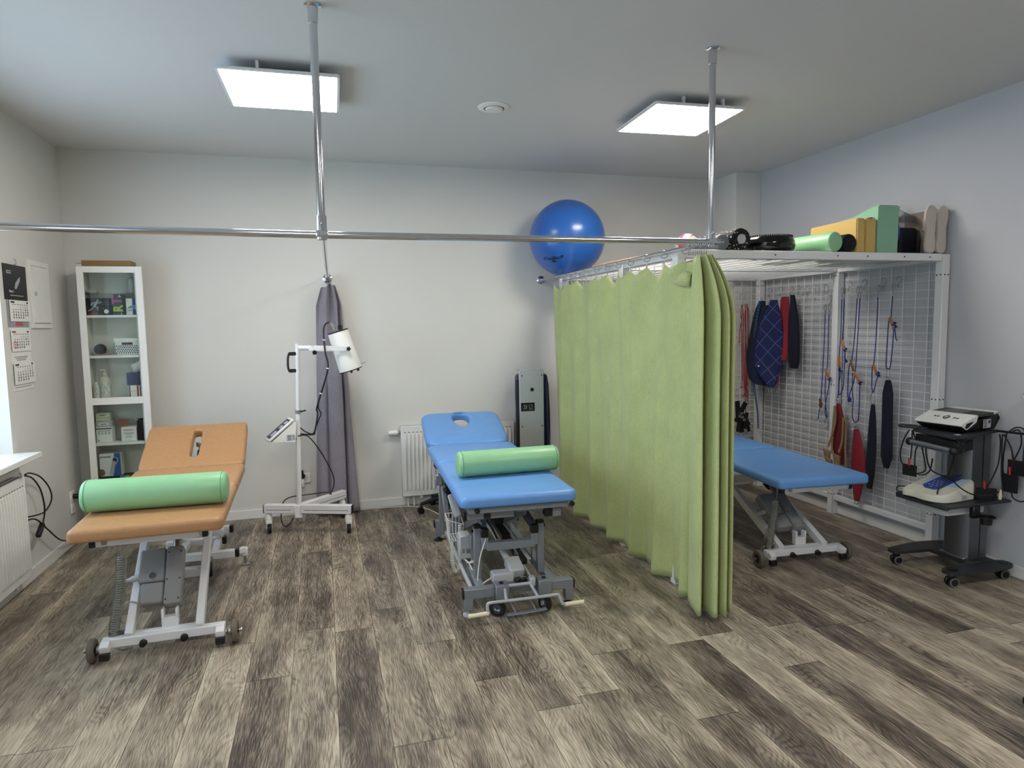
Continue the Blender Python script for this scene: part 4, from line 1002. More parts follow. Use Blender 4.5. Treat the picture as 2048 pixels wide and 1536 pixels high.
for s in (-1, 1):
    bar('base_leg', (s*.277, 1.28, .10), (s*.277, 1.28, .03), .05, .046, p=rbb, up=(1, 0, 0))
    k('levelling_foot', G().lathe([(.001, 0), (.032, 0), (.032, .009), (.012, .016), (.009, .03), (.001, .03)], T(s*.277, 1.28, 0), 20), M_rubber, rbb); k('end_cap', G().box((s*.303, 1.28, .122), (.012, .046, .05), b=.003), M_black, rbb)
# uprights and scissor arms
for s, x in ((-1, -.193), (1, .167)):
    p_ = bar('upright', (x, .17, .13), (x, .17, .418), .037, .04, up=(1, 0, 0)); k('end_cap', G().box((x, .17, .425), (.042, .044, .016), b=.003), M_black, p_)
    bar('upright', (x, 1.0, .13), (x, 1.0, .40), .037, .04, up=(1, 0, 0))
    bar('cradle_side', (x-s*.038, .155, .30), (x-s*.038, .155, .37), .036, .04, up=(1, 0, 0)); k('pivot_block', G().box((x-s*.038, .155, .392), (.042, .046, .05), b=.004), M_black)
    bar('scissor_arm', (x-s*.04, .16, .405), (x-s*.06, .80, .50), .028, .05, M_grayd); bar('scissor_arm', (x-s*.075, .22, .475), (x-s*.075, 1.05, .16), .026, .045)
    k('pivot_bolt', G().cyl((x-.03, .17, .40), (x+.03, .17, .40), .009, 10), M_black)
bar('cradle_bar', (-.145, .155, .312), (.13, .155, .312), .045, .045)
bar('cross_tube', (-.17, .6, .17), (.14, .6, .17), .04, .035, M_grayd); bar('upper_cross', (-.17, .75, .50), (.15, .75, .50), .04, .04)
bar('slide_rail', (.055, .12, .215), (.04, .95, .25), .05, .03, M_black); bar('slide_strip', (.092, .12, .228), (.077, .95, .262), .02, .008, M_lgray)
bar('slide_rail', (-.02, .2, .34), (-.03, .95, .36), .05, .03, M_black); bar('slide_strip', (.015, .25, .36), (.005, .95, .38), .02, .008, M_lgray)
for x in (-.015, .03, .125): k('drop_rod', G().cyl((x, .2, .17), (x, .2, .30), .005, 8), M_steel)
k('gearbox', G().box((-.03, .38, .42), (.06, .07, .10), b=.006), M_black); k('pull_rod', G().cyl((.03, .25, .26), (.09, .02, .13), .006, 8), M_lgray)
# actuator
a = k('motor_box', G().box((-.075, .075, .165), (.12, .075, .055), Mx(), b=.006), M_actul)
d = V((-.02, .35, .13)).normalized(); nx = V((1, .05, 0)).normalized(); nz = nx.cross(d).normalized(); nx = d.cross(nz); am = Mx((nx, d, nz)).transposed().to_4x4(); am.translation = V((.005, .07, .18))
k('motor_head', G().box((.0, .045, 0), (.085, .12, .06), am, b=.008), M_actul, a); k('motor_tube', G().cyl(am @ V((-.025, .10, .01)), am @ V((-.04, .26, .015)), .02, 16, .014), M_actul, a)
k('piston', G().cyl(am @ V((-.04, .24, .015)), am @ V((-.06, .5, .03)), .011, 14), M_chrome, a)
for x in (.002, .028): k('motor_plug', G().lathe([(.001, 0), (.02, 0), (.02, .02), (.014, .026), (.001, .027)], axisM((x, .025, .152), (.1, -1, 0)), 16), M_black, a)
k('motor_ring', G().lathe([(.0205, .006), (.0235, .006), (.0235, .016), (.0205, .016)], axisM((.028, .025, .152), (.1, -1, 0)), 16), M_chrome, a)
# control box, basket, handset and cables on the left side
cb = k('control_box', G().box((-.222, .44, .235), (.07, .10, .14), b=.006), M_actul)
g = G(); g.text('ISO', .018, frame((-.235, .389, .215), (0, 0, 1), (-1, 0, 0)))
for i in range(5): g.box((-.215+.005*i, .3895, .21+.002*(i % 2)), (.002, .001, .03-.004*(i % 3)), b=0)
k('print', g, M_ink, cb)
bar('box_panel', (-.17, .395, .16), (-.17, .395, .31), .055, .05, M_gray, up=(1, 0, 0))
g = G(); X0, X1, Y0, Y1, Z0, Z1b = -.305, -.215, .50, .66, .24, .37
for z, e in ((Z1b, 0), (Z0, .012)): g.tube([(X0+e, Y0+e, z), (X1-e, Y0+e, z-.03*(z == Z1b)), (X1-e, Y1-e, z), (X0+e, Y1-e, z)], .0026, 6, True)
for i in range(5): f = i/4; g.tube([(X0+(X1-X0)*f, Y0, Z1b-.03*f), (X0+.012+(X1-X0-.024)*f, Y0+.012, Z0)], .002, 5); g.tube([(X0+(X1-X0)*f, Y1, Z1b), (X0+.012+(X1-X0-.024)*f, Y1-.012, Z0), (X0+.012+(X1-X0-.024)*f, Y0+.012, Z0)], .002, 5)
for i in range(6): f = i/5; g.tube([(X0, Y0+(Y1-Y0)*f, Z1b), (X0+.012, Y0+.012+(Y1-Y0-.024)*f, Z0)], .002, 5)
k('wire_basket', g, M_white)
hs = k('handset', G().bar((-.268, .62, .50), (-.238, .56, .37), .05, .022, (0, 1, 0), b=.006), M_lgray)
k('handset_label', G().bar((-.264, .606, .478), (-.25, .578, .418), .035, .003, (0, 1, 0), b=0), M_sky, hs)
k('side_clamp', G().box((-.31, .90, .53), (.05, .05, .07), b=.006).box((-.285, .9, .56), (.07, .04, .04), b=.005), M_gray); k('clamp_knob', G().lathe([(.001, 0), (.02, 0), (.024, .012), (.001, .03)], axisM((-.262, .86, .47), (-.6, -.6, -.5)), 8), M_black); bar('side_post', (-.285, .9, .50), (-.27, .82, .30), .03, .03)
bar('side_post', (-.285, 1.0, .13), (-.285, 1.0, .50), .03, .03, up=(1, 0, 0))
g = G(); g.coil([(-.238, .50, .34), (-.236, .50, .28), (-.238, .49, .16), (-.25, .48, .085), (-.272, .48, .06), (-.285, .49, .10), (-.288, .50, .18), (-.285, .53, .25)], .0095, .003, 46); k('coiled_cable', g, M_cordw)
g = G(); g.tube(spl([(-.235, .40, .165), (-.21, .35, .15), (-.20, .2, .12), (-.2, .1, .11), (-.17, .06, .15), (-.13, .07, .165)], 6), .004, 6); g.tube(spl([(-.14, .15, .40), (-.15, .14, .36), (-.185, .13, .26), (-.20, .12, .17), (-.205, .11, .12)], 6), .0038, 6)
for i in range(5): g.tube(spl([(-.22+.01*i, .37, .15), (-.19, .33-.01*i, .16+.008*i), (-.15, .34, .155), (-.19, .39, .135+.006*i)], 5, True), .0034, 6, True)
k('looped_cable', g, M_cordw)
k('cable_sleeve', G().tube(spl([(-.235, .41, .155), (-.225, .3, .12), (-.215, .15, .105)], 5), .014, 8), M_poly)
# foot lever with two cream grips, pedal bar
g = G(); g.tube(spl([(-.19, -.115, .05), (-.195, -.115, .07), (-.195, -.115, .098), (-.175, -.113, .104), (-.10, -.112, .104), (.10, -.112, .106), (.17, -.112, .108), (.188, -.112, .10), (.205, -.115, .062), (.222, -.115, .05)], 4), .0085, 10)
lv_ = k('foot_lever', g, M_lgray)
for p0, p1 in (((-.19, -.115, .05), (-.297, -.118, .046)), ((.222, -.115, .05), (.327, -.112, .052))): k('grip', G().cyl(p0, p1, .0115, 14), M_cream, lv_)
for x0, x1 in ((-.085, -.095), (.055, .075)): k('lever_link', G().cyl((x0, -.03, .15), (x1, -.11, .106), .008, 8), M_lgray, lv_)
k('lever_shaft', G().cyl((-.09, -.03, .15), (.06, -.03, .152), .009, 10), M_lgray, lv_); k('shaft_clamp', G().box((.07, -.01, .155), (.03, .05, .05), b=.006), M_lgray, lv_)
pb_ = bar('pedal_bar', (-.095, -.115, .03), (.125, -.105, .034), .03, .008); 
for x in (-.045, .065): bar('pedal_strut', (x, -.11, .034), (x-.02, .0, .085), .012, .006, p=pb_)

# bolsters lying on the tables
def bolster(label, c, d, r, L, stitch=True):
    c, d = V(c), V(d).normalized(); t = thing('bolster', label, 'bolster', c-V((0, 0, r)), 0); b = .022
    prof = [(.001, -L/2)]+[((r-b)+b*math.sin(R_(a)), -L/2+b-b*math.cos(R_(a))) for a in (0, 30, 60, 90)]+[(r, -L*.2), (r, L*.2)]+[((r-b)+b*math.sin(R_(a)), L/2-b+b*math.cos(R_(a))) for a in (90, 60, 30, 0)]+[(.001, L/2)]
    link('body', G().lathe(prof, axisM(c, d), 48), M_green, t)
    g = G()
    for s in (-1, 1):
        P = []; m = axisM(c+d*s*(L/2-b), d)
        for i in range(48): a = 2*PI*i/48; P.append(m @ V(((r+.0004)*math.cos(a), (r+.0004)*math.sin(a), 0)))
        g.tube(P, .0016, 5, True)
    link('seam', g, mat('green_stitch', '#4f9a68', .6), t); return t
zA = .64+.034
b1 = bolster('long mint green vinyl bolster lying across the tan treatment table', (-.80, 3.515, zA+.079), (1, -.03, 0), .077, .635)
link('tag', G().box((-.80+.30, 3.515-.06, zA+.05), (.012, .003, .02), b=0), M_dkgray, b1)
b2 = bolster('light green vinyl bolster lying across the middle blue treatment table', (1.02, 3.73, .65+.004+.076), (1, .02, 0), .074, .61)
# ------------------------------------------------------------------ bookcase with a glass door
BX0, BX1, BY0, BY1, BZ = -1.640, -1.268, 5.377, 5.547, 1.985
t = bc = thing('display_cabinet', 'tall narrow white cabinet with a glass door in the back left corner', 'cabinet', ((BX0+BX1)/2, BY1, 0))
def kb(nm, g, m, p=None): return link(nm, g, m, p or bc)
for x in (BX0+.009, BX1-.009): kb('side_panel', G().box((x, (BY0+BY1)/2, BZ/2), (.018, BY1-BY0, BZ), b=.001), M_white)
kb('back_panel', G().box(((BX0+BX1)/2, BY1-.003, BZ/2), (BX1-BX0-.036, .006, BZ-.03), b=0), mat('cabinet_back', '#d6d3c8', .6))
kb('top_panel', G().box(((BX0+BX1)/2, (BY0+BY1)/2-.003, BZ-.009), (BX1-BX0-.037, BY1-BY0-.008, .018), b=.001), M_white)
kb('plinth', G().box(((BX0+BX1)/2, BY0+.01, .03), (BX1-BX0-.037, .016, .06), b=.001), M_white)
SH = (1.643, 1.355, 1.047, .722, .387, .07)
for z in SH: kb('shelf', G().box(((BX0+BX1)/2, (BY0+BY1)/2-.003, z-.009), (BX1-BX0-.037, BY1-BY0-.010, .018), b=.001), M_white)
DX0, DX1, dy = -1.643, -1.229, BY0-.011
g = G()
for x, w_ in ((DX0+.0215, .043), (DX1-.0225, .045)): g.box((x, dy, BZ/2+.03), (w_, .018, BZ-.06), b=.0015)
for z, h_ in ((BZ-.022, .044), (1.028, .05), (.10, .08)): g.box(((DX0+DX1)/2-.001, dy, z), (DX1-DX0-.087, .0175, h_), b=.001)
dr = kb('door', g, M_white)
for z0, z1 in ((1.054, BZ-.045), (.141, 1.002)): kb('glass_pane', G().box(((DX0+DX1)/2-.001, dy+.002, (z0+z1)/2), (DX1-DX0-.089, .004, z1-z0), b=0), M_glass, dr)
kb('glass_shelf', G().box(((BX0+BX1)/2, (BY0+BY1)/2-.003, 1.797), (BX1-BX0-.038, BY1-BY0-.02, .005), b=0), M_glass)
CF = 5.418
def carton(name, label, x0, x1, z0, h, m, dep=.09, y=CF, cat='box', deco=None, group=None):
    t = thing(name, label, cat, ((x0+x1)/2, y+dep/2, z0), 0, group)
    b_ = link('carton', G().box(((x0+x1)/2, y+dep/2, z0+h/2), (x1-x0, dep, h), b=.002), m, t)
    if deco:
        for nm, mm, f in deco:
            g = G(frame((x0, y-.0006, z0), (1, 0, 0), (0, 0, 1))); f(g); link(nm, g, mm, t)
    return t
def rect(x, y, w, h): return lambda g: g.box((x+w/2, y+h/2, 0), (w, h, .0008), b=0)
def lines(*L):
    def f(g):
        for x, y, w, h in L: g.box((x+w/2, y+h/2, 0), (w, h, .0012), b=0)
    return f
def txt(s, x, y, size, sx=1., rot=0.): return lambda g: g.text(s, size, T(x, y, .0006) @ rz(rot), sx=sx, bold=.0003)
def runner(g):
    def limb(*p): g.tube([(x, y, .0005) for x, y in p], .004, 4)
    g.sphere((.075, .104, .0008), .0075, 12, 8, sc=(1, 1, .15)); limb((.07, .098), (.052, .065)); g.tube([(.068, .092, .0004), (.05, .062, .0004)], .009, 5)
    limb((.068, .09), (.088, .085), (.096, .098)); limb((.062, .09), (.042, .085), (.03, .072)); limb((.052, .06), (.075, .055), (.068, .035)); limb((.05, .06), (.032, .04), (.012, .03))
carton('tape_box', 'black box with a white running figure on the top shelf of the cabinet', -1.612, -1.464, 1.644, .122, mat('black_card', '#15151c', .5), deco=[('figure', M_lgray, runner), ('print', M_inkg, lines((.095, .09, .04, .004), (.095, .075, .052, .003), (.095, .045, .02, .004), (.008, .115, .13, .0015))), ('strip', mat('orange_print', '#a8482a', .6), lines((.01, .012, .06, .005), (.0, .0, .075, .004))), ('badge', M_paper, lambda g: g.lathe([(.001, 0), (.015, 0), (.015, .0008), (.001, .001)], T(.125, .026, 0), 20))])
carton('tape_box', 'narrow black box with big pink and lime letters next to the running figure box', -1.437, -1.382, 1.644, .15, mat('black_card2', '#1b1b1f', .5), deco=[('letter_t', mat('pink_print', '#c0307e', .5), lambda g: g.text('T', .085, T(.024, .10, .0006) @ rz(PI/2), sx=.9, bold=.003)), ('letter_r', mat('lime_print', '#a4c43a', .5), lambda g: g.text('R', .085, T(.03, .045, .0006) @ rz(PI/2), sx=.9, bold=.003)), ('figure', M_paper, lines((.03, .128, .02, .004), (.036, .136, .006, .008), (.044, .004, .006, .003), (.044, .012, .006, .003)))])
carton('tape_box', 'white and green box lettered TAPE beside the blue packet', -1.358, -1.318, 1.644, .118, M_paper, dep=.07, deco=[('leaf', mat('leaf_green', '#4f8a5a', .5), lambda g: g.faces([(.004, .05, .0008), (.038, .05, .0008), (.038, .068, .0008)], [(0, 1, 2)])), ('lettering', mat('green_ink', '#3c6b58', .6), txt('TAPE', .02, .03, .014)), ('print', M_inkg, lines((.004, .042, .03, .003), (.006, .012, .004, .003), (.012, .012, .004, .003), (.006, .10, .008, .004)))])
carton('packet', 'dark blue packet leaning at the right of the TAPE box', -1.317, -1.288, 1.644, .115, mat('blue_card', '#1f3f8a', .4), dep=.06, y=CF+.01, deco=[('band', mat('sky_print', '#5f96d8', .4), rect(.002, .04, .025, .03))])
def bottle(name, label, x, y, z0, r, h, m, mcap, pump=False, lab=None):
    t = thing(name, label, 'bottle', (x, y, z0))
    link('body', G().lathe([(.001, 0), (r*.95, 0), (r, .004), (r, h*.6), (r*.85, h*.7), (r*.36, h*.76), (r*.34, h*.8), (.001, h*.8)], T(x, y, z0), 24), m, t)
    g = G(); g.lathe([(.001, h*.8), (r*.42, h*.8), (r*.42, h*.88), (.001, h*.88)], T(x, y, z0), 18)
    if pump: g.cyl((x, y, z0+h*.88), (x, y, z0+h*.97), .004, 8); g.bar((x+.004, y, z0+h*.98), (x-.03, y, z0+h*.975), .01, .009)
    link('cap', g, mcap, t)
    if lab: link('label', G().lathe([(r+.0004, h*.14), (r+.0004, h*.55)], T(x, y, z0), 24), lab, t)
    return t
def lab_mat():
    w = NT('printed_label'); co = w.coord(); s = w.n('ShaderNodeSeparateXYZ'); w.l(co, s.inputs[0])
    f = w.math('FRACT', w.math('MULTIPLY', s.outputs[2], 110.)); n = w.noise(w.mapping(co, (1, 1, .2)), 130, 1)
    k = w.math('MULTIPLY', w.math('GREATER_THAN', f, .6), w.math('GREATER_THAN', n.outputs[0], .47)); w.l(w.mix(k, '#dedbd0', '#6b6a66'), w.b.inputs['Base Color']); return w.m
M_label = lab_mat()
M_clearp = mat('milky_plastic', '#cfcab4', .3); M_clearg = mat('grey_bottle', '#a3a69e', .3)
bottle('pump_bottle', 'clear pump bottle on the glass shelf at the top of the cabinet', -1.323, 5.46, 1.80, .03, .15, M_clearg, M_lgray, True)
tag(link('flat_case', G().box((-1.58, 5.47, 1.811), (.07, .08, .018), b=.003), M_clearg), 'flat grey case lying on the left of the glass shelf', 'case')
t = thing('massage_ball', 'black spiky massage ball on the second shelf', 'ball', (-1.552, 5.455, 1.356))
g = G(); g.sphere((-1.552, 5.455, 1.398), .038, 26, 16)
for i in range(160):
    a = i*2.399963; zq = 1-2*(i+.5)/160; rr_ = math.sqrt(1-zq*zq); d = V((rr_*math.cos(a), rr_*math.sin(a), zq)); p = V((-1.552, 5.455, 1.398))+d*.037; g.tube([p, p+d*.0055], [.0022, .0008], 4)
link('ball', g, M_black, t)
tag(link('exercise_band', G().tube(spl([(-1.605, 5.44, 1.3605), (-1.57, 5.425, 1.3615), (-1.53, 5.44, 1.362), (-1.48, 5.46, 1.3715), (-1.465, 5.465, 1.374)], 5), [.003]*16+[.0045]*5, 6), mat('pink_rubber', '#c07a74', .5)), 'thin pink rubber band lying under the spiky ball', 'band')
t = thing('storage_basket', 'white plastic basket with holes and a lid on the second shelf', 'basket', (-1.37, 5.46, 1.356))
def fr_box(g, x0, x1, y0, y1, z0, z1, e):
    g.faces([(x0+e, y0+e, z0), (x1-e, y0+e, z0), (x1-e, y1-e, z0), (x0+e, y1-e, z0), (x0, y0, z1), (x1, y0, z1), (x1, y1, z1), (x0, y1, z1)], [(3, 2, 1, 0), (0, 1, 5, 4), (1, 2, 6, 5), (2, 3, 7, 6), (3, 0, 4, 7)])
g = G(); fr_box(g, -1.446, -1.290, 5.413, 5.535, 1.357, 1.448, .008); link('basket', g, M_white, t)
link('lid', G().box((-1.370, 5.472, 1.462), (.164, .13, .03), b=.005, seg=2), M_white, t)
g = G()
for j in range(5):
    for i in range(10):
        x = -1.436+.0145*i+(.007 if j % 2 else 0); z = 1.370+.0125*j
        if x < -1.298: g.box((x, 5.4125+.008*(1.448-z)/.091, z), (.0078, .002, .0078), b=0)
link('holes', g, M_black, t)
link('handle_slot', G().box((-1.366, 5.4125, 1.436), (.07, .003, .016), b=.001), mat('dark_red', '#4d1520', .6), t)
bottle('plastic_bottle', 'small bottle with a white cap at the left of the third shelf', -1.592, 5.44, 1.048, .02, .13, M_clearp, M_paper, False, M_label)
bottle('pump_bottle', 'taller pump bottle with a printed label on the third shelf', -1.535, 5.46, 1.048, .035, .205, M_clearp, M_clearp, True, M_label)
for i in range(2): carton('tape_box', ('lower' if i == 0 else 'upper')+' of two white red and blue boxes under the tissue box', -1.372, -1.288, 1.0475+.0425*i, .042, M_paper, deco=[('stripe', M_red, rect(.048, 0, .012, .042)), ('stripe', mat('teal_print', '#35586a', .5), rect(.068, 0, .016, .042)), ('stripe', mat('plum_print', '#6a2040', .5), rect(0, 0, .006, .042))], group='striped boxes')
t = carton('tissue_box', 'dark blue tissue box with a white tissue sticking out', -1.386, -1.288, 1.1335, .09, mat('navy_card', '#1b2350', .5), cat='tissues')
g = G(); vs = []; rn = random.Random(9)
for i, (z, s) in enumerate(((0, .35), (.025, .8), (.05, 1.), (.075, .7))):
    for kq in range(16): a = 2*PI*kq/16; q_ = s*.036*(1+.25*math.sin(3*a+i)); vs.append((-1.337+q_*math.cos(a)*1.1+.012*i*.5, CF+.045+q_*.6*math.sin(a), 1.224+z+.008*math.sin(2*a+i)))
g.faces(vs, [(i*16+k_, i*16+(k_+1) % 16, (i+1)*16+(k_+1) % 16, (i+1)*16+k_) for i in range(3) for k_ in range(16)]); link('tissue', g, M_paper, t)
zs = .723
for nm, x0, x1, h, m, d in (('white box with a size chart, lowest of the stack on the fourth shelf', -1.607, -1.505, .112, M_paper, [('print', M_inkg, lines((.012, .082, .08, .004), *[(.012+.022*i, .06+.006*j, .012, .003) for i in range(4) for j in range(3)], (.008, .01, .012, .007))), ('band', M_dkgray, rect(0, .096, .1, .008))]),
                       ('grey box lettered in black, middle of the stack on the fourth shelf', -1.606, -1.503, .045, mat('grey_card', '#b2b4b0', .6), [('label', M_paper, rect(.02, .012, .062, .02)), ('lettering', M_ink, txt('Digofast', .05, .022, .013))]),
                       ('pale green box, topmost of the stack on the fourth shelf', -1.603, -1.512, .058, mat('pale_green_card', '#c3c9ae', .6), [('lettering', M_ink, txt('Digofast', .045, .042, .012)), ('band', mat('olive_print', '#b5b88a', .6), rect(0, .018, .091, .01))])):
    carton('glove_box', nm, x0, x1, zs, h, m, deco=d); zs += h+.0005
carton('tape_box', 'white carton with pink lettering and an open flap on the fourth shelf', -1.446, -1.346, .723, .104, M_paper, deco=[('lettering', mat('salmon_print', '#c88a84', .6), lambda g: (g.text('KINESIOL', .016, T(.05, .082, .0006), bold=.0004))), ('print', M_inkg, lines((.016, .058, .068, .003), (.026, .05, .05, .003), (.034, .036, .03, .003), (.026, .028, .048, .003), (.046, .012, .012, .002)))])
link('flap', G().bar((-1.446, CF+.04, .826), (-1.436, CF+.05, .882), .07, .002, (0, 1, 0)), mat('inside_card', '#8d5f56', .7), [o for o in COL.objects if o.name.startswith('tape_box') and 'open flap' in o['label']][0])
t = thing('pouch', 'soft black pouch at the right end of the fourth shelf', 'pouch', (-1.312, 5.46, .723)); link('pouch', G().pad(.062, .10, .155, .02, .02, T(-1.314, 5.472, .723+.156), n=4), M_blackf, t)
def thermo(g):
    g.tube(spl([(.078, .02, .001), (.085, .06, .001), (.10, .11, .001)], 5), [.014]*5+[.013]*3+[.016]*3, 8); g.sphere((.103, .118, .001), .02, 14, 8, sc=(1, 1.2, .1))
t = carton('device_box', 'white and blue device box standing on the fifth shelf', -1.60, -1.462, .471, .168, M_paper, deco=[('blue_side', mat('deep_blue_print', '#2f5a9c', .5), lambda g: g.faces([(.085, 0, .0008), (.138, 0, .0008), (.138, .168, .0008), (.098, .168, .0008)], [(0, 1, 2, 3)])), ('lettering', M_ink, txt('promed', .04, .145, .022)), ('picture', M_lgray, thermo), ('screen', M_dkgray, lambda g: g.sphere((.103, .118, .004), .014, 12, 8, sc=(1, 1.4, .1))), ('brown_oval', mat('skin_print', '#7a5a50', .6), lambda g: g.sphere((.012, .03, .0008), .022, 12, 6, sc=(1, 1.2, .05)))])  # the small brown oval is print, low on the left of the front
carton('device_box', 'flat dark box with blue and lime corner lying on the fifth shelf', -1.602, -1.404, .430, .04, mat('black_card3', '#1c1f26', .5), dep=.10, deco=[('blue_corner', mat('cyan_print', '#3a86c8', .5), rect(.13, 0, .033, .04)), ('lime_corner', mat('lime2_print', '#8dc43c', .5), rect(.163, 0, .033, .04)), ('lettering', M_paper, txt('mySTIM', .04, .015, .016))])
carton('device_box', 'flat pale grey box, lowest on the fifth shelf', -1.602, -1.402, .388, .041, mat('grey_card2', '#c3c5c6', .6), dep=.10, deco=[('print', M_inkg, lines((.01, .014, .02, .003), (.11, .02, .012, .008), (.13, .02, .012, .008), (.15, .02, .012, .008)))])
t = thing('massage_ball', 'black rubber half ball behind the flat boxes on the fifth shelf', 'ball', (-1.415, 5.505, .4715)); link('dome', G().lathe([(.001, 0), (.045, 0), (.044, .018), (.034, .036), (.016, .046), (.001, .048)], T(-1.37, 5.48, .389), 28), M_black, t)
link('base', G().box((-1.36, 5.478, .3885+.0), (.001, .001, .001), b=0), M_black, t) if False else None
t = thing('cardboard_box', 'flat brown cardboard box lying on top of the cabinet', 'box', (-1.46, 5.46, BZ+.001))
link('carton', G().box((-1.457, 5.455, BZ+.022), (.31, .15, .042), b=.002), M_card, t)
g = G(); g.faces([(-1.612, 5.38, BZ+.022), (-1.612, 5.53, BZ+.043), (-1.655, 5.50, BZ+.03), (-1.655, 5.40, BZ+.024)], [(0, 1, 2, 3)]); o = link('flap', g, M_card, t); m_ = o.modifiers.new('thick', 'SOLIDIFY'); m_.thickness = .002

# ------------------------------------------------------------------ left wall: calendar, fuse box, socket, cord
xw = XL
t = thing('wall_calendar', 'tall three month wall calendar with a black picture head beside the window', 'calendar', (xw, 4.78, 1.17))
def wl(y, z, d=.004): return frame((xw+d, y, z), (0, 1, 0), (0, 0, 1))
def wbox(nm, m, y0, y1, z0, z1, d0, d1, tilt=0.):
    g = G(); g.box(((d0+d1)/2, (y0+y1)/2, (z0+z1)/2), (d1-d0, y1-y0, z1-z0), T(xw, 0, 0), b=0); return link(nm, g, m, t)
hd = wbox('picture_head', mat('calendar_black', '#141417', .35), 4.624, 4.938, 1.728, 1.94, .001, .005)
g = G(wl(4.624, 1.728, .0055)); g.faces([(.135, .07, 0), (.16, .065, 0), (.215, .115, 0), (.225, .145, 0), (.19, .13, 0), (.15, .10, 0)], [(0, 1, 2, 3, 4, 5)]); link('picture', g, mat('silver_print', '#a8a9b4', .4), hd)
g = G(wl(4.624, 1.728, .0058)); g.box((.07, .165, 0), (.055, .018, .0006), b=0); g.text('Vario 1', .022, T(.09, .05, 0)); g.box((.16, .026, 0), (.18, .003, .0006), b=0); link('print', g, M_paper, hd)
g = G(wl(4.624, 1.728, .0064)); g.text('ASTAR', .015, T(.07, .165, .0004), bold=.0004); link('logo', g, M_ink, hd)
wbox('backing_upper', mat('grey_card3', '#9a9aa0', .6), 4.64, 4.93, 1.56, 1.728, .001, .003)
wbox('backing_lower', M_paper, 4.640, 4.925, 1.176, 1.5605, .001, .003)
g = G(wl(4.64, 1.56, .0034)); g.text('ASTAR', .034, T(.15, .02, 0), bold=.001); link('logo', g, M_red, t)
def month(y0, z0, y1, z1, red=False, rows=5, lift=.008):
    pg = wbox('month_sheet', M_paper, y0, y1, z0, z1, lift-.001, lift)
    W_, H_ = y1-y0, z1-z0; g = G(wl(y0, z0, lift+.0004)); rq = random.Random(int(z0*1000))
    for j in range(rows):
        for i in range(7):
            n_ = j*7+i-2
            if 1 <= n_ <= 30: g.text(str(n_), .016, T(W_*(.17+.115*i), H_*(.68-.125*j), 0), bold=.0002)
    for i in range(7): g.box((W_*(.17+.115*i), H_*.80, 0), (.016, .004, .0004), b=0)
    g.box((W_*.87, H_*.91, 0), (.024, .01, .0005), b=0)
    if not red: g.box((W_*.15, H_*.91, 0), (.05, .01, .0005), b=0)
    link('days', g, M_ink, pg)
    if red:
        g = G(wl(y0, z0, lift+.0006)); g.box((W_*.15, H_*.91, 0), (.05, .01, .0005), b=0)
        cx, cy, a_, b_ = W_*.17, H_*.305, .02, .017
        for q in (((cx-a_, cy-b_), (cx+a_, cy-b_)), ((cx+a_, cy-b_), (cx+a_, cy+b_)), ((cx+a_, cy+b_), (cx-a_, cy+b_)), ((cx-a_, cy+b_), (cx-a_, cy-b_))): g.bar((*q[0], 0), (*q[1], 0), .004, .001)
        link('date_marker', g, M_red, pg)
month(4.665, 1.597, 4.952, 1.725); month(4.648, 1.415, 4.92, 1.545, True, lift=.010); month(4.648, 1.215, 4.945, 1.345, lift=.012)
g = G(wl(4.64, 1.176, .0036))
for (y, z, w_) in ((.14, .205, .19), (.14, .195, .16), (.14, .185, .13), (.14, .02, .23)): g.box((y, z, 0), (w_, .004, .0005), b=0)
link('small_print', g, M_inkg, t)
tag(link('picture_hook', G().tube(spl([(xw, 4.79, 1.975), (xw+.01, 4.79, 1.972), (xw+.012, 4.79, 1.95), (xw+.006, 4.79, 1.94), (xw+.004, 4.79, 1.948)], 4), .002, 6), M_steel), 'small metal hook holding the wall calendar', 'hook')
t = thing('fuse_box', 'flush white fuse box with a small latch on the left wall', 'fuse box', (xw, 5.13, 1.555))
wbox('frame', M_white, 4.97, 5.293, 1.556, 1.993, 0, .012)
d_ = wbox('door', M_white, 4.998, 5.265, 1.59, 1.955, .0125, .018)
wbox('latch', M_lgray, 5.02, 5.045, 1.765, 1.79, .018, .022)
g = G(); g.box((xw+.0122, 5.13, 1.957), (.001, .26, .004), b=0); g.box((xw+.0122, 5.13, 1.588), (.001, .26, .004), b=0); link('gap', g, M_inkg, t)
def socket(label, M, n=1, name='wall_socket'):
    t = thing(name, label, 'socket', M.translation)
    for i in range(n):
        m = M @ T(.0, -.082*i, 0)
        link('plate', G().box((0, 0, .006), (.08, .08, .012), m, b=.003), M_white, t)
        link('recess', G().lathe([(.001, .0121), (.02, .0121), (.021, .0135), (.023, .0135), (.023, .012)], m, 20), M_offw, t)
    return t
socket('white double wall socket near the left corner, low behind the tan table', wl(5.43, .34, 0), 2)
t = thing('power_plug', 'black plug in the left wall socket, cable running behind the cabinet', 'plug', (xw+.014, 5.43, .34))
link('plug', G().lathe([(.001, 0), (.019, 0), (.019, .025), (.012, .04), (.001, .042)], axisM((xw+.0145, 5.43, .34), (1, 0, 0)), 16), M_black, t)
link('cable', G().tube(spl([(xw+.05, 5.43, .34), (xw+.09, 5.46, .335), (xw+.12, 5.50, .30), (xw+.10, 5.55, .1)], 5), .004, 6), M_cord, t)
t = thing('extension_cable', 'black cable with a plug draped in a loop over the end of the left radiator', 'cable', (-1.75, 4.7, .65))
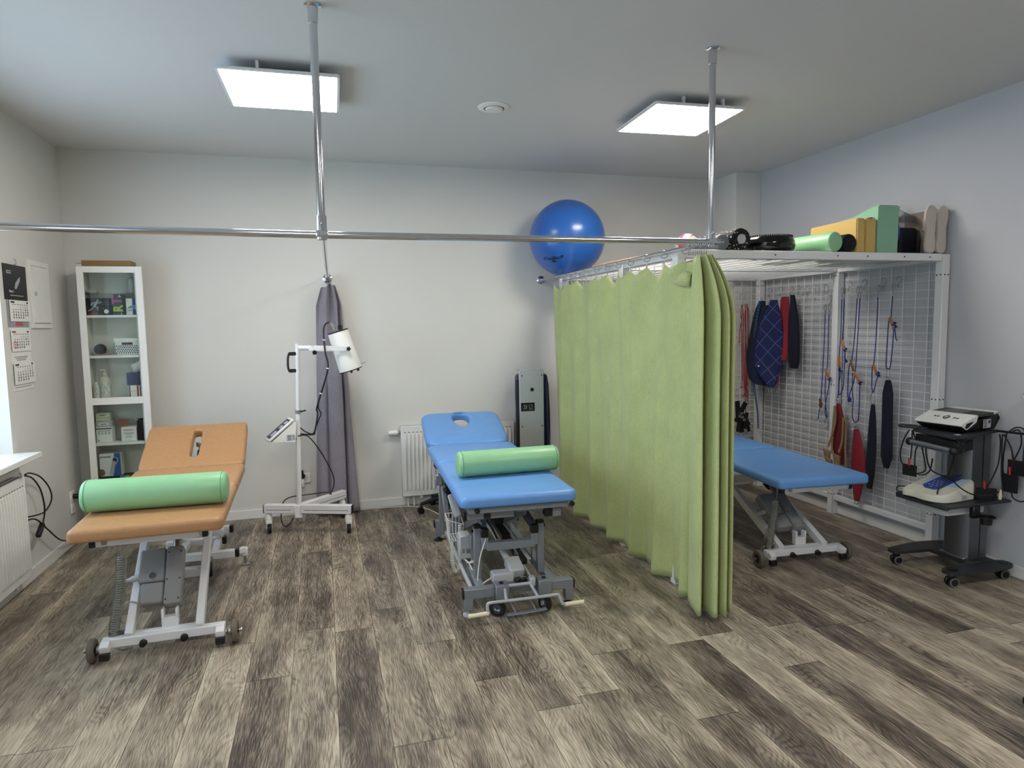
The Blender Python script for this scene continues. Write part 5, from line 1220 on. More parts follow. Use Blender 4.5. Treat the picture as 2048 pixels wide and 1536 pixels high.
pts = [(-1.72, 4.50, .695), (-1.74, 4.62, .68), (-1.748, 4.78, .625), (-1.748, 4.90, .535), (-1.748, 4.94, .46), (-1.748, 4.90, .415), (-1.748, 4.80, .39), (-1.748, 4.67, .405), (-1.755, 4.52, .43), (-1.755, 4.50, .41), (-1.748, 4.66, .385), (-1.748, 4.83, .272), (-1.748, 4.98, .165), (-1.75, 5.10, .11), (-1.75, 5.20, .09), (-1.755, 5.4, .06)]
link('cable', G().tube(spl(pts, 8), .0048, 7), M_cord, t)
link('cable', G().tube(spl([(-1.74, 4.55, .68), (-1.744, 4.66, .64), (-1.744, 4.76, .55), (-1.744, 4.80, .45), (-1.744, 4.795, .38), (-1.744, 4.755, .325)], 7), .0048, 7), M_cord, t)
link('plug', G().bar((-1.744, 4.755, .33), (-1.744, 4.67, .27), .028, .03, b=.006), M_black, t)
link('strap_end', G().tube(spl([(-1.70, 4.42, .697), (-1.74, 4.50, .70), (-1.77, 4.56, .69)], 4), .005, 6), M_paper, t)

# ------------------------------------------------------------------ infra-red lamp on a wheeled stand
t = lp = thing('therapy_lamp', 'white infrared lamp on a wheeled stand in front of the grey curtain', 'lamp', (-.225, 5.12, 0))
def kl(nm, g, m, p=None): return link(nm, g, m, p or lp)
P0 = V((-.225, 5.12, 0)); PT = V((-.182, 5.12, 1.415)); pol = lambda z: P0.lerp(PT, z/1.415)
hb = V((-.225, 5.12, .188))
kl('hub', G().box(tuple(hb-V((0, 0, .018))), (.06, .05, .10), b=.006), M_whitem)
for e, cap in (((-.468, 5.205, .188), 0), ((.158, 4.995, .182), 1), ((.118, 5.455, .19), 0)):
    e = V(e); d = (e-hb).normalized(); lg = kl('leg', G().bar(hb+d*.02, e, .05, .066, b=.004), M_whitem)
    kl('end_cap', G().bar(e, e+d*.006, .048, .064, b=.003), M_black, lg)
    g = G(); g.bar(hb+d*.05-V((0, 0, .005)), e-d*.02-V((0, 0, .005)), .0515, .004, b=0); kl('groove', g, M_inkg, lg)
    c = e-d*.028; w_ = V((c.x, c.y, .036)); ang = {0: .12, 1: -.05}[cap]; ax = V((math.cos(ang), math.sin(ang), 0))
    cs = kl('castor', G().lathe([(.023, .0), (.027, .004), (.027, .02), (.022, .04), (.018, .046), (.018, .058), (.001, .058)], T(c.x, c.y, .098), 18), M_white)
    for s in (-1, 1): kl('castor_cheek', G().bar(w_+ax*s*.019+V((0, .0, .0)), V((c.x, c.y+.01, .105))+ax*s*.019, .04, .005, ax), M_white, cs)
    kl('castor_hood', G().box((c.x, c.y, .088), (.046, .055, .03), b=.008, seg=2), M_white, cs)
    kl('wheel', G().lathe([(.012, -.013), (.031, -.013), (.036, -.008), (.036, .008), (.031, .013), (.012, .013)], axisM(w_, ax), 24), M_rubber, cs)
kl('lower_pole', G().cyl(pol(.14), pol(.905), .0185, 20), M_whitem)
kl('upper_pole', G().cyl(pol(.90), pol(1.415), .0150, 20), M_whitem)
cl_ = kl('clamp_ring', G().lathe([(.0155, -.014), (.0225, -.014), (.0225, .012), (.0155, .012)], axisM(pol(.915), (PT-P0).normalized()), 20), M_chrome); kl('clamp_lever', G().bar(pol(.915)+V((.02, -.01, 0)), pol(.92)+V((.055, -.01, .004)), .012, .01), M_black, cl_)
for z in (1.342, 1.218): kl('handle_mount', G().bar(pol(z)+V((-.002, 0, 0)), pol(z)+V((-.062, -.0, 0)), .026, .026, b=.006), M_black)
kl('handle', G().tube(spl([pol(1.345)+V((-.058, 0, 0)), pol(1.31)+V((-.066, 0, 0)), pol(1.25)+V((-.066, 0, 0)), pol(1.215)+V((-.058, 0, 0))], 5), .008, 8), M_black)
# control box: wedge with a sloping panel
yc = 5.07; A = [(-.405, .715), (-.238, .700), (-.226, .845), (-.245, .846)]; n0_ = len(bpy.data.objects)
cbx = kl('control_box', G().prism(A, -.055, .055, frame((0, yc+.05, 0), (1, 0, 0), (0, 0, 1))), M_white)
d = V((.16, 0, .128)).normalized(); m = frame((-.332, yc+.05, .789), d, (0, 1, 0)); m = Mx((d, V((0, 1, 0)), d.cross(V((0, 1, 0))))).transposed().to_4x4(); m.translation = V((-.332, yc+.05, .789))
sg = 1 if (m.to_3x3() @ V((0, 0, 1))).z > 0 else -1
kl('panel', G().box((0, 0, .006*sg), (.235, .125, .02), m, b=.006), M_white, cbx)
kl('panel_face', G().box((-.0, 0, .0165*sg), (.195, .10, .002), m, b=0), M_navyp, cbx)
g = G()
for xx, w2 in ((-.05, .05), (.02, .03), (.065, .03)): g.box((xx, -.02, .018*sg), (w2, .05, .002), m, b=0)
kl('panel_display', g, M_lgray, cbx)
g = G(frame((-.29, yc-.0056, .715), (1, 0, 0), (0, 0, 1))); g.box((.02, .02, 0), (.058, .044, .0006), b=0); kl('rating_plate', g, M_lgray, cbx)
g = G(frame((-.29, yc-.0062, .715), (1, 0, 0), (0, 0, 1)))
for i in range(5): g.box((.008+.002*(i % 2), .004+.008*i, 0), (.026-.004*(i % 3), .003, .0005), b=0)
for i in range(3): g.box((.042, .01+.012*i, 0), (.006, .005, .0005), b=0)
kl('rating_print', g, M_ink, cbx)
piv = T(-.215, 5.12, 0) @ rz(R_(16)) @ T(.215, -5.12, 0)
cbx.data.transform(lp.matrix_basis.inverted() @ piv @ lp.matrix_basis)
for o_ in [c for c in COL.objects if c.parent in [cbx]+[k_ for k_ in COL.objects if k_.parent == cbx]]: o_.data.transform(lp.matrix_basis.inverted() @ piv @ lp.matrix_basis)
for z_ in (.83, .715): kl('box_bracket', G().box((-.21, 5.12, z_), (.045, .03, .012), b=.002), M_steel)
# arm, yoke and head
kl('arm', G().cyl(pol(1.385)+V((.01, 0, 0)), (-.085, 5.11, 1.382), .0185, 16), M_whitem)
yk = kl('yoke', G().bar((-.07, 5.005, 1.385), (.19, 5.005, 1.372), .006, .034, b=.001).bar((-.10, 5.215, 1.372), (.19, 5.215, 1.36), .006, .034, b=.001).bar((-.085, 5.0, 1.38), (-.085, 5.22, 1.372), .03, .034, b=.002), M_whitem)
kl('yoke_knob', G().lathe([(.001, 0), (.014, 0), (.018, .014), (.001, .03)], axisM((-.065, 5.06, 1.355), (.4, -.6, -.6)), 10), M_black, yk)
c0 = V((.108, 5.11, 1.500)); c1 = V((.192, 5.11, 1.208)); ad = (c1-c0).normalized(); L_ = (c1-c0).length
hd = kl('lamp_head', G().lathe([(.001, 0), (.072, 0), (.075, .004), (.084, L_), (.080, L_), (.07, .01), (.001, .01)], axisM(c0, ad), 44), M_white)
kl('top_rim', G().lathe([(.0752, -.002), (.0762, -.002), (.0762, .006), (.0752, .006)], axisM(c0, ad), 44), M_ink, hd); kl('bottom_rim', G().lathe([(.0842, L_-.006), (.0852, L_-.006), (.0852, L_+.001), (.0842, L_+.001)], axisM(c0, ad), 44), M_ink, hd)
kl('bulb', G().lathe([(.001, L_-.01), (.05, L_-.02), (.06, L_-.05), (.03, L_-.12), (.001, L_-.13)], axisM(c0, ad), 24), mat('ruby_glass', '#6a1414', .15), hd)
kn = G()
for i in range(5): a = 2*PI*i/5; p = V((.178, 4.994, 1.372)); kn.cyl(p, p+V((.016*math.cos(a), 0, .016*math.sin(a))), .005, 8)
kn.cyl((.178, 5.002, 1.372), (.178, 4.982, 1.372), .010, 12); kl('tilt_knob', kn, M_black, yk)
kl('vent_box', G().box((.125, 5.10, 1.528), (.032, .04, .034), b=.005), M_black, hd)
kl('cable_gland', G().tube(spl([(.088, 5.085, 1.512), (.07, 5.08, 1.55), (.055, 5.08, 1.565)], 5), .009, 8), M_chrome, hd)
kl('spacer', G().cyl(c1+V((.0, -.03, 0))-ad*.006, c1+V((.0, -.03, 0))+ad*.018, .009, 8).cyl(c1+V((.05, -.03, .012))-ad*.006, c1+V((.05, -.03, .012))+ad*.016, .009, 8), M_black, hd)
kl('wire_handle', G().tube(spl([(.262, 5.05, 1.262), (.268, 5.045, 1.258), (.285, 5.04, 1.264), (.30, 5.04, 1.272)], 4), .0025, 6), M_steel, hd)
cab = kl('head_cable', G().tube(spl([(.05, 5.07, 1.567), (.025, 5.06, 1.555), (.008, 5.03, 1.51), (.012, 4.99, 1.36), (.028, 4.985, 1.28), (.022, 4.99, 1.21), (-.012, 5.02, 1.10), (-.045, 5.05, 1.00), (-.065, 5.08, .93), (-.06, 5.08, .90), (-.07, 5.08, .83), (-.085, 5.09, .765), (-.10, 5.10, .742), (-.20, 5.115, .75)], 7), .0062, 7), M_cord)
kl('twin_cable', G().tube(spl([(-.045, 5.05, 1.00), (-.052, 5.06, .94), (-.035, 5.07, .90), (-.05, 5.07, .86), (-.075, 5.085, .80), (-.10, 5.10, .748), (-.15, 5.10, .765), (-.18, 5.11, .79), (-.195, 5.11, .80)], 6), .0042, 6), M_cord)
g = G()
for p, dd in (((.009, 5.005, 1.44), (0, .0, 1)), ((.025, 4.987, 1.235), (.2, 0, 1)), ((-.028, 5.032, 1.05), (.4, 0, 1))): g.lathe([(.0085, -.004), (.0085, .004)], axisM(p, dd), 10); g.bar(V(p), V(p)+V((-.014, 0, .004)), .003, .003)
kl('cable_ties', g, M_paper, cab)
kl('mains_cable', G().tube(spl([(-.205, 5.10, .738), (-.15, 5.12, .735), (-.11, 5.17, .69), (-.05, 5.25, .58), (.012, 5.31, .44), (.04, 5.34, .345), (.03, 5.34, .27), (-.01, 5.33, .21), (-.09, 5.30, .165), (-.19, 5.23, .15), (-.21, 5.20, .15)], 8), .0042, 7), M_cord)
kl('mains_cable', G().tube(spl([(-.20, 5.20, .12), (-.10, 5.25, .145), (-.02, 5.30, .19), (.015, 5.33, .225), (-.02, 5.34, .24), (-.15, 5.34, .235), (-.29, 5.34, .225), (-.345, 5.33, .19), (-.36, 5.32, .12), (-.36, 5.30, .05), (-.335, 5.29, .012), (-.30, 5.29, .03), (-.275, 5.31, .07)], 8), .0042, 7), M_cord)
socket('white wall socket low on the back wall behind the lamp stand', frame((-.185, D, .300), (1, 0, 0), (0, 0, 1)))
t = thing('power_plug', 'black power plug in the back wall socket', 'plug', (-.205, D-.014, .325)); link('plug', G().lathe([(.001, 0), (.02, 0), (.02, .02), (.001, .026)], axisM((-.205, D-.0145, .322), (0, -1, 0)), 16).bar((-.205, D-.03, .325), (-.208, D-.03, .372), .022, .02, b=.006), M_black, t)
link('cable', G().tube(spl([(-.212, D-.03, .31), (-.222, D-.03, .25), (-.22, D-.04, .13), (-.215, D-.05, .03)], 5), .004, 6), M_cord, t)
t = thing('power_adapter', 'small white adapter hanging below the black plug', 'adapter', (-.205, D-.02, .25)); link('body', G().box((-.203, D-.022, .262), (.024, .03, .066), b=.006), M_white, t); link('cable', G().tube(spl([(-.203, D-.022, .23), (-.20, D-.025, .16), (-.17, D-.03, .06), (-.165, D-.04, .02)], 5), .003, 6), M_cordw, t)
tag(link('floor_cable', G().tube(spl([(.22, D-.045, .004), (.45, D-.05, .004), (.66, D-.08, .004), (.78, D-.2, .004), (.86, D-.42, .004), (.93, D-.55, .004)], 6), .004, 6), M_cordw), 'thin white cable on the floor along the back skirting board', 'cable')
# ------------------------------------------------------------------ tall device and stool base behind the middle table
t = thing('therapy_unit', 'tall grey and navy therapy tower standing at the back wall beside the curtain', 'medical device', (1.70, 5.48, 0))
def kt(nm, g, m, p=None): return link(nm, g, m, p or t)
kt('body', G().pad(.262, .15, 1.02, .05, .03, T(1.712, 5.475, 1.105), n=6), M_navyp)
fp = kt('front_panel', G().box((1.692, 5.392, .62), (.216, .022, 1.04), b=.004).box((1.692, 5.44, 1.142), (.20, .12, .012), b=.004), mat('silver_grey_panel', '#b6b8bd', .45, .15))
kt('side_bulge', G().tube(spl([(1.578, 5.42, 1.06), (1.572, 5.41, .9), (1.578, 5.41, .835), (1.575, 5.41, .6), (1.572, 5.42, .1)], 5), .016, 8), M_black); kt('side_bulge', G().tube(spl([(1.815, 5.42, 1.09), (1.838, 5.42, 1.03), (1.842, 5.42, .6), (1.842, 5.42, .1)], 5), .014, 8), M_navyp)
g = G()
for x in (1.606, 1.782):
    for z in (1.095, .66, .2): g.cyl((x, 5.382, z), (x, 5.379, z), .006, 10)
kt('screws', g, M_black, fp)
kt('knob_hole', G().lathe([(.001, 0), (.012, 0), (.016, -.001), (.016, .002), (.012, .003)], axisM((1.695, 5.3805, .975), (0, -1, 0)), 16), M_black, fp)
pn = kt('switch_panel', G().box((1.655, 5.380, .828), (.122, .006, .072), b=.002), M_black, fp)
g = G(frame((1.655, 5.3765, .828), (1, 0, 0), (0, 0, 1)))
for (x, y, w_, h_) in ((-.03, .015, .02, .003), (-.03, -.015, .02, .003), (-.028, 0, .004, .02), (-.012, .0, .004, .03), (.005, .01, .012, .003), (.015, -.01, .004, .02), (.03, .015, .02, .003), (.03, -.02, .02, .004), (.035, .0, .004, .012)): g.box((x, y, 0), (w_, h_, .0006), b=0)
link('switch_print', g, M_lgray, fp)
g = G()
for i in range(2): g.tube(spl([(1.858+.008*i, 5.46, 1.02), (1.866+.008*i, 5.45, .7), (1.862+.01*i, 5.45, .4), (1.858, 5.45, .02)], 5), .004, 6)
kt('cables', g, M_cord)
t = thing('swivel_stool', 'black swivel stool base on castors half hidden behind the middle blue table', 'stool', (.95, 5.37, 0))
for i in range(5):
    a = R_(187+72*i); d = V((math.cos(a), math.sin(a), 0)); c = V((.95, 5.37, 0)); R0 = .235
    ar = link('star_arm', G().tube([c+d*.03+V((0, 0, .115)), c+d*.12+V((0, 0, .105)), c+d*R0+V((0, 0, .078))], [.022, .02, .014], 8), M_black, t)
    ax = V((-d.y, d.x, 0)); g = G(); p = c+d*R0+V((0, 0, .026))
    for s in (-1, 1): g.lathe([(.001, -.009), (.022, -.009), (.026, -.004), (.026, .006), (.001, .009)], axisM(p+ax*s*.013, ax), 18)
    g.box(tuple(p+V((0, 0, .02))), (.03, .03, .03), b=.006); g.cyl(p+V((0, 0, .03)), p+V((0, 0, .055)), .006, 8); link('castor', g, M_black, t)
link('gas_column', G().cyl((.95, 5.37, .09), (.95, 5.37, .30), .024, 16).cyl((.95, 5.37, .30), (.95, 5.37, .36), .014, 12), M_black, t)
link('seat', G().lathe([(.001, 0), (.11, 0), (.125, .015), (.125, .04), (.11, .055), (.001, .058)], T(.96, 5.37, .36), 32), M_black, t)

# ------------------------------------------------------------------ equipment trolley by the right wall
t = ct = thing('equipment_trolley', 'dark grey equipment trolley with an aluminium column by the right wall', 'trolley', (3.6, 3.05, 0))
def kc(nm, g, m, p=None): return link(nm, g, m, p or ct)
M_tro = mat('charcoal_plate', '#2d2e33', .5)
def wing(yc, s):
    poly = [(3.345, yc-.02), (3.36, yc-.042), (3.42, yc-.05), (3.62, yc-.065*1), (3.76, yc-.055), (3.81, yc-.03), (3.815, yc+.02), (3.77, yc+.045), (3.62, yc+.07), (3.42, yc+.048), (3.36, yc+.035), (3.345, yc+.01)]
    g = G(); P = [(p.x, p.y) for p in spl([(*q, 0) for q in poly], 3, True)]; g.prism(P, .078, .096); w_ = kc('base_wing', g, M_tro)
    for x in (3.395, 3.775): kc('castor_cap', G().lathe([(.001, .096), (.028, .096), (.028, .0985), (.001, .099)], T(x, yc, 0), 20), M_black, w_)
    for x in (3.395, 3.775):
        g = G(); p = V((x, yc, .030)); ax = V((.25, 1, 0)).normalized()
        for q in (-1, 1): g.lathe([(.001, -.010), (.024, -.010), (.03, -.005), (.03, .005), (.024, .010), (.001, .010)], axisM(p+ax*q*.017, ax), 20)
        cs = kc('castor', g, M_black); kc('castor_fork', G().box((x, yc, .058), (.034, .03, .036), b=.006), M_dkgray, cs); g = G()
        for q in (-1, 1): g.lathe([(.021, .0101), (.026, .0095)], axisM(p+ax*q*.017, ax*q), 20)
        kc('castor_rim', g, M_lgray, cs)
wing(3.245, 1); wing(2.865, -1)
kc('base_bridge', G().box((3.675, 3.055, .086), (.17, .30, .03), b=.004), M_tro)
kc('column_foot', G().box((3.60, 3.04, .105), (.03, .17, .012), b=.002), M_steel)
col = G(); P = [(3.755, 2.955), (3.755, 3.125), (3.625, 3.125), (3.60, 3.10), (3.595, 3.05), (3.597, 2.99), (3.62, 2.957)]; col.prism(P, .10, .885); cc_ = kc('column', col, M_alu)
g = G(); g.box((3.70, 2.955, .49), (.004, .002, .77), b=0); kc('column_groove', g, M_black, cc_)
sh = kc('lower_shelf', G().box((3.57, 3.035, .462), (.46, .37, .016), b=.004).bar((3.342, 2.86, .452), (3.342, 3.21, .452), .022, .018, b=.004), M_tro)
tr = kc('drawer_tray', G().pad(.30, .29, .05, .03, .01, T(3.51, 3.035, .4515)), mat('translucent_tray', '#c3c4c8', .5)); kc('tray_runner', G().box((3.50, 3.20, .44), (.2, .012, .02), b=.002), M_black)
kc('cup_holder', G().box((3.53, 2.855, .425), (.05, .03, .07), b=.004).lathe([(.034, .395), (.045, .397), (.045, .403), (.034, .405)], T(3.575, 2.82, 0), 22).lathe([(.001, .358), (.028, .358), (.032, .40), (.029, .40), (.026, .362), (.001, .362)], T(3.575, 2.82, 0), 22), M_black)
us = kc('upper_shelf', G().prism([(3.385, 2.86), (3.42, 3.18), (3.77, 3.18), (3.79, 3.15), (3.79, 2.97), (3.76, 2.93), (3.42, 2.85)], .854, .870).bar((3.39, 2.87, .853), (3.425, 3.17, .853), .02, .018, b=.003), M_tro)
kc('side_tray', G().pad(.09, .13, .014, .04, .004, T(3.43, 3.215, .878) @ rz(.3)), M_tro, us); kc('shelf_sticker', G().box((3.41, 2.88, .8708), (.03, .022, .001), T(0, 0, 0), b=0), M_paper, us)
kc('cable_hook', G().bar((3.77, 2.98, .862), (3.79, 2.74, .868), .016, .012).bar((3.79, 2.742, .862), (3.79, 2.742, .89), .016, .01), M_black)
hb_ = kc('handle_bracket', G().bar((3.44, 3.15, .80), (3.60, 3.10, .80), .03, .06).bar((3.40, 2.88, .79), (3.60, 2.96, .79), .03, .06).bar((3.44, 3.16, .815), (3.42, 2.88, .81), .05, .04), M_black)
kc('push_handle', G().cyl((3.40, 3.17, .785), (3.375, 2.885, .780), .019, 18), M_steel, hb_)
for p in ((3.40, 3.185, .785), (3.374, 2.87, .780)): kc('handle_end', G().sphere(p, .024, 16, 10), M_black, hb_)
g = G()
for pts in ([(3.42, 3.165, .80), (3.43, 3.19, .84), (3.45, 3.2, .858)], [(3.40, 2.89, .77), (3.40, 2.9, .70), (3.41, 2.93, .62), (3.40, 2.94, .585), (3.37, 2.95, .55), (3.36, 2.95, .50)], [(3.402, 2.885, .77), (3.41, 2.89, .68), (3.42, 2.90, .60), (3.50, 2.86, .53), (3.60, 2.83, .52), (3.68, 2.84, .53)], [(3.43, 3.10, .77), (3.44, 3.10, .70), (3.47, 3.09, .62), (3.55, 3.06, .585), (3.60, 3.0, .60)], [(3.43, 3.13, .77), (3.42, 3.09, .66), (3.45, 3.12, .61), (3.42, 3.15, .59)], [(3.405, 2.88, .84), (3.43, 2.85, .81), (3.42, 2.86, .77)], [(3.50, 2.84, .86), (3.42, 2.85, .835), (3.41, 2.86, .77)]):
    g.tube(spl(pts, 6), .0042, 6)
kc('cables', g, M_cord)
# top device
t = thing('electrotherapy_device', 'white and black electrotherapy console on the upper shelf of the trolley', 'medical device', (3.57, 3.045, .871), R_(8))
Mt = T(3.595, 3.04, .871) @ rz(R_(8)) @ Mx.Diagonal((.92, .70, 1, 1))
def kd(nm, g, m, p=None): return link(nm, g, m, p or t)
def slab(ys, prof, g=None):
    """profile in x,z extruded over y with end insets"""
    g = g or G(); n = len(prof); vs = [(x, ys[0]+e, z) for x, z, e in prof]+[(x, ys[1]-e, z) for x, z, e in prof]
    g.faces(vs, [tuple(range(n)), tuple(reversed(range(n, 2*n)))]+[(i, (i+1) % n, n+(i+1) % n, n+i) for i in range(n)], Mt); return g
kd('base', slab((-.195, .195), [(-.15, .006, .03), (-.185, .035, .006), (-.188, .052, 0), (.16, .095, 0), (.18, .07, .0), (.17, .006, .03)]), M_black)
for x, y in ((-.12, -.13), (-.12, .13), (.13, -.13), (.13, .13)): kd('rubber_foot', G().lathe([(.001, 0), (.012, 0), (.012, .008), (.001, .008)], Mt @ T(x, y, 0), 12), M_rubber)
kd('front_cover', slab((-.2, .2), [(-.198, .046, .004), (-.196, .056, .0), (-.05, .100, .0), (-.045, .092, .0), (-.06, .06, .0), (-.12, .02, .02), (-.135, .02, .02)]), M_white)
kd('rear_cover', slab((-.198, .198), [(.115, .105, 0), (.185, .108, .02), (.195, .098, .03), (.115, .094, 0)]), M_white)
kd('top_cover', slab((-.196, .196), [(-.046, .0985, 0), (.116, .106, 0), (.116, .09, 0), (-.046, .086, 0)]), M_dkgray)
scn = kd('screen', slab((-.06, .13), [(-.035, .1005, 0), (.10, .107, 0), (.10, .104, 0), (-.035, .097, 0)]), mat('grey_screen', '#4b4b52', .25))
Mf = Mt @ T(-.123, 0, .0788) @ Mx.Rotation(-R_(16.8), 4, 'Y')
g = G()
for y in (-.10, -.075, .06, .085): g.box((0, y, .0005), (.012, .018, .001), Mf, b=0)
g.lathe([(.016, 0), (.024, 0), (.024, .002), (.016, .002)], Mf @ T(0, -.008, 0), 24); g.box((0, -.028, .001), (.014, .005, .001), Mf, b=0); g.box((0, .012, .001), (.014, .005, .001), Mf, b=0)
kd('buttons', g, M_black); kd('dial', G().lathe([(.001, 0), (.012, 0), (.011, .004), (.001, .005)], Mf @ T(0, -.008, 0), 20), M_lgray)
g = G(); g.box((.05, -.196, .045), (.075, .0012, .05), Mt, b=0); rp = kd('rating_plate', g, M_lgray)
g = G()
for i in range(5): g.box((.03+.004*(i % 3), -.197, .028+.009*i), (.03-.006*(i % 2), .001, .004), Mt, b=0)
g.box((.072, -.197, .055), (.018, .001, .016), Mt, b=0); kd('rating_print', g, M_ink, rp)
# lower device
t = thing('electrotherapy_device', 'small cream and blue electrotherapy unit on the lower shelf of the trolley', 'medical device', (3.48, 3.05, .4705), R_(2))
Mt = T(3.475, 3.035, .4705) @ rz(R_(4)) @ Mx.Diagonal((.95, .82, 1, 1))
P = [(p.x, p.y) for p in spl([(-.155, .15, 0), (-.15, .06, 0), (-.165, -.02, 0), (-.15, -.10, 0), (-.10, -.15, 0), (.06, -.15, 0), (.145, -.12, 0), (.15, .10, 0), (.10, .155, 0), (-.08, .165, 0)], 5, True)]
g = G(); n = len(P); hz = lambda x: .040+.07*(x+.16)/.31
vs = [(x, y, .004) for x, y in P]+[(x, y, hz(x)-.012) for x, y in P]+[(x*.96, y*.96, hz(x)) for x, y in P]
g.faces(vs, [tuple(reversed(range(n))), tuple(range(2*n, 3*n))]+[(r*n+i, r*n+(i+1) % n, (r+1)*n+(i+1) % n, (r+1)*n+i) for r in (0, 1) for i in range(n)], Mt); kd('housing', g, M_offw)
Mf = Mt @ T(0, 0, hz(0)+.0008) @ Mx.Rotation(-math.atan(.07/.31), 4, 'Y')
g = G(Mf); g.prism([(.145, -.11), (.145, .12), (.06, .135), (-.01, .125), (.0, -.125), (.06, -.125)], 0, .0008); kd('pale_panel', g, M_sky)
g = G(Mf); g.prism([(.138, -.055), (.138, .085), (-.055, .085), (-.085, .045), (-.085, -.03), (-.055, -.055)], .0009, .0018); kd('blue_panel', g, M_bluep)
g = G(Mf); g.box((.092, .015, .002), (.034, .10, .001), b=0); kd('display', g, M_dkgray)
g = G(Mf)
for i, (x, y) in enumerate(((.03, .07), (.03, .04), (.03, .01), (.0, .05), (.0, .02), (.0, -.01), (-.03, .055), (-.03, .03), (-.03, .0), (-.055, .02))): g.box((x, y, .002), (.009, .012, .001), b=0)
kd('keys', g, M_lgray)
kd('side_socket', G().box((.03, -.155, .025), (.04, .015, .022), Mt, b=.003), M_lgray); kd('lead', G().tube(spl([Mt @ V((-.10, .14, .02)), Mt @ V((-.14, .20, .01)), Mt @ V((-.1, .24, .03)), Mt @ V((-.03, .18, .03))], 6), .0035, 6), M_cord)
# pads and leads
def pad_thing(label, c, w_, h_, yaw, tip=None, lead=(), plug=None, name='electrode_pad'):
    c = V(c); t = thing(name, label, 'electrode', c, 0, 'black electrode pads'); m = T(*c) @ rz(yaw)
    link('pad', G().box((0, 0, 0), (.012, w_, h_), m, b=.003), M_blackf, t)
    if plug: p = m @ V((-.004, plug[0], plug[1])); link('red_connector', G().cyl(p, p+V((.0, .004, .045)), .0055, 8), M_red, t)
    g = G()
    for l in lead: g.tube(spl(l, 7), .0042, 6)
    if lead: link('lead', g, M_cord, t)
    return t
pad_thing('black electrode pad hanging at the left of the trolley above the lower shelf', (3.385, 3.165, .612), .085, .068, .2, lead=[[(3.40, 3.19, .855), (3.39, 3.215, .80), (3.385, 3.235, .72), (3.385, 3.23, .66), (3.385, 3.205, .63)], [(3.40, 3.17, .855), (3.395, 3.165, .75), (3.387, 3.163, .68)], [(3.42, 3.13, .79), (3.40, 3.14, .74), (3.39, 3.135, .66), (3.388, 3.125, .61), (3.40, 3.10, .595), (3.43, 3.07, .62), (3.44, 3.06, .70)]], plug=(.0, .028))
pad_thing('upper black electrode pad hanging at the right of the trolley', (3.79, 2.815, .665), .115, .085, .1, lead=[[(3.78, 2.87, .87), (3.80, 2.845, .895), (3.80, 2.80, .885), (3.795, 2.775, .80), (3.79, 2.785, .70)], [(3.78, 2.87, .86), (3.80, 2.83, .88), (3.80, 2.815, .80), (3.795, 2.85, .70)], [(3.80, 2.80, .70), (3.80, 2.79, .85), (3.80, 2.76, .888), (3.80, 2.735, .85), (3.79, 2.745, .70)]], plug=(.03, .035))
pad_thing('lower black electrode pad hanging at the right of the trolley', (3.77, 2.845, .572), .085, .105, .1, lead=[[(3.76, 2.87, .86), (3.765, 2.885, .75), (3.77, 2.89, .64), (3.77, 2.87, .60)], [(3.765, 2.83, .52), (3.77, 2.82, .49), (3.78, 2.78, .48), (3.79, 2.745, .52), (3.79, 2.74, .63)], [(3.75, 2.88, .855), (3.77, 2.85, .78), (3.78, 2.84, .70), (3.775, 2.85, .63)]], plug=(.0, .05))
pad_thing('black electrode pad leaning on the lower shelf beside the cream unit', (3.66, 2.895, .508), .10, .068, .9, lead=[[(3.66, 2.90, .54), (3.68, 2.89, .58), (3.72, 2.88, .68), (3.73, 2.88, .80), (3.72, 2.88, .855)], [(3.74, 2.87, .48), (3.75, 2.87, .53), (3.74, 2.875, .65), (3.735, 2.875, .855)]], plug=(.01, .03))
tag(link('cable_connector', G().lathe([(.004, 0), (.009, .004), (.01, .03), (.006, .05), (.004, .06)], axisM((3.735, 2.873, .4705), (.1, 0, 1)), 12), M_cream), 'cream cable connector standing on the right end of the lower trolley shelf', 'connector')
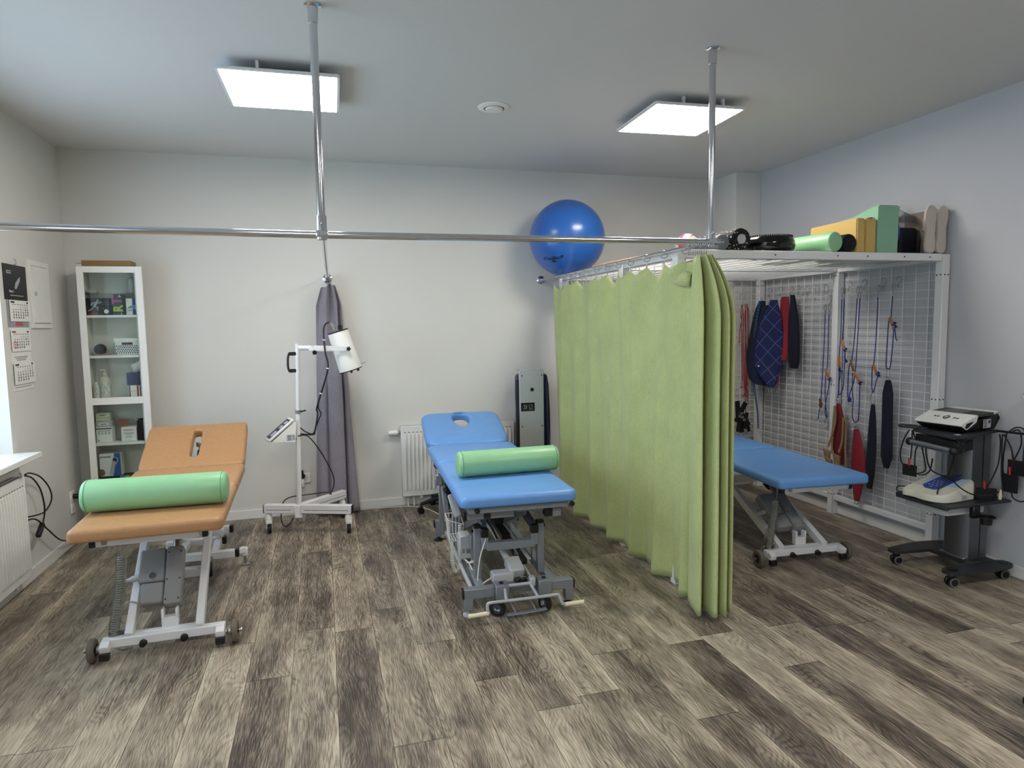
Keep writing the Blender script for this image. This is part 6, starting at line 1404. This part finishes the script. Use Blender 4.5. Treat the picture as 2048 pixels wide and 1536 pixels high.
# lamp head cut by the right edge of the view
t = thing('therapy_lamp', 'white rounded housing with a grey handle at the right edge of the photo', 'lamp', (3.80, 2.55, 0))
link('housing', G().sphere((3.80, 2.70, .95), .075, 32, 20, sc=(.62, 1, .95)), M_white, t); link('handle', G().tube(spl([(3.80, 2.70, 1.0), (3.80, 2.80, 1.06), (3.80, 2.82, 1.09), (3.80, 2.78, 1.10), (3.80, 2.70, 1.09)], 6), .008, 8), M_lgray, t)
link('stand_pole', G().cyl((3.80, 2.66, .02), (3.80, 2.66, .96), .016, 14), M_whitem, t); link('stand_foot', G().lathe([(.001, 0), (.05, 0), (.05, .02), (.03, .03), (.001, .03)], T(3.80, 2.62, 0), 24), M_whitem, t)
t = thing('swivel_chair', 'black chair castor just showing at the lower right edge of the photo', 'chair', (2.62, 1.62, 0))
for i in range(5):
    a = R_(165+72*i); d = V((math.cos(a), math.sin(a), 0)); c = V((2.62, 1.62, 0)); R0 = .215
    link('star_arm', G().tube([c+d*.02+V((0, 0, .11)), c+d*R0+V((0, 0, .075))], [.022, .014], 8), M_black, t); g = G(); p = c+d*R0+V((0, 0, .027)); ax = V((-d.y, d.x, 0))
    for s in (-1, 1): g.lathe([(.001, -.009), (.022, -.009), (.027, -.004), (.027, .006), (.001, .009)], axisM(p+ax*s*.013, ax), 18)
    g.cyl(p, p+V((0, 0, .05)), .007, 8); link('castor', g, M_black, t)
link('gas_column', G().cyl((2.62, 1.62, .09), (2.62, 1.62, .40), .025, 16), M_black, t); link('seat', G().pad(.40, .40, .06, .12, .025, T(2.66, 1.60, .46)), M_black, t)
# ------------------------------------------------------------------ camera, light
cam = bpy.data.cameras.new('camera'); cam.sensor_width = 36; cam.lens = 1331.739/2048*36; cam.clip_start = .02
co = bpy.data.objects.new('camera', cam); COL.objects.link(co)
r = V((0.96187799, -0.27299051, -0.01633763)); u = V((0.04001323, 0.08138578, 0.99587916)); f = V((0.27053591, 0.95856796, -0.08920642))
co.matrix_world = Mx(((r.x, u.x, -f.x, 0), (r.y, u.y, -f.y, 0), (r.z, u.z, -f.z, 1.53), (0, 0, 0, 1)))
SC.camera = co
wd = bpy.data.worlds.new('sky'); SC.world = wd; wd.use_nodes = True
bg = wd.node_tree.nodes['Background']; bg.inputs[0].default_value = (.62, .78, 1., 1); bg.inputs[1].default_value = 2.2
SC.view_settings.view_transform = 'Standard'; SC.view_settings.look = 'None'; SC.view_settings.exposure = 1.45; SC.view_settings.gamma = 1
SC.view_settings.use_curve_mapping = False
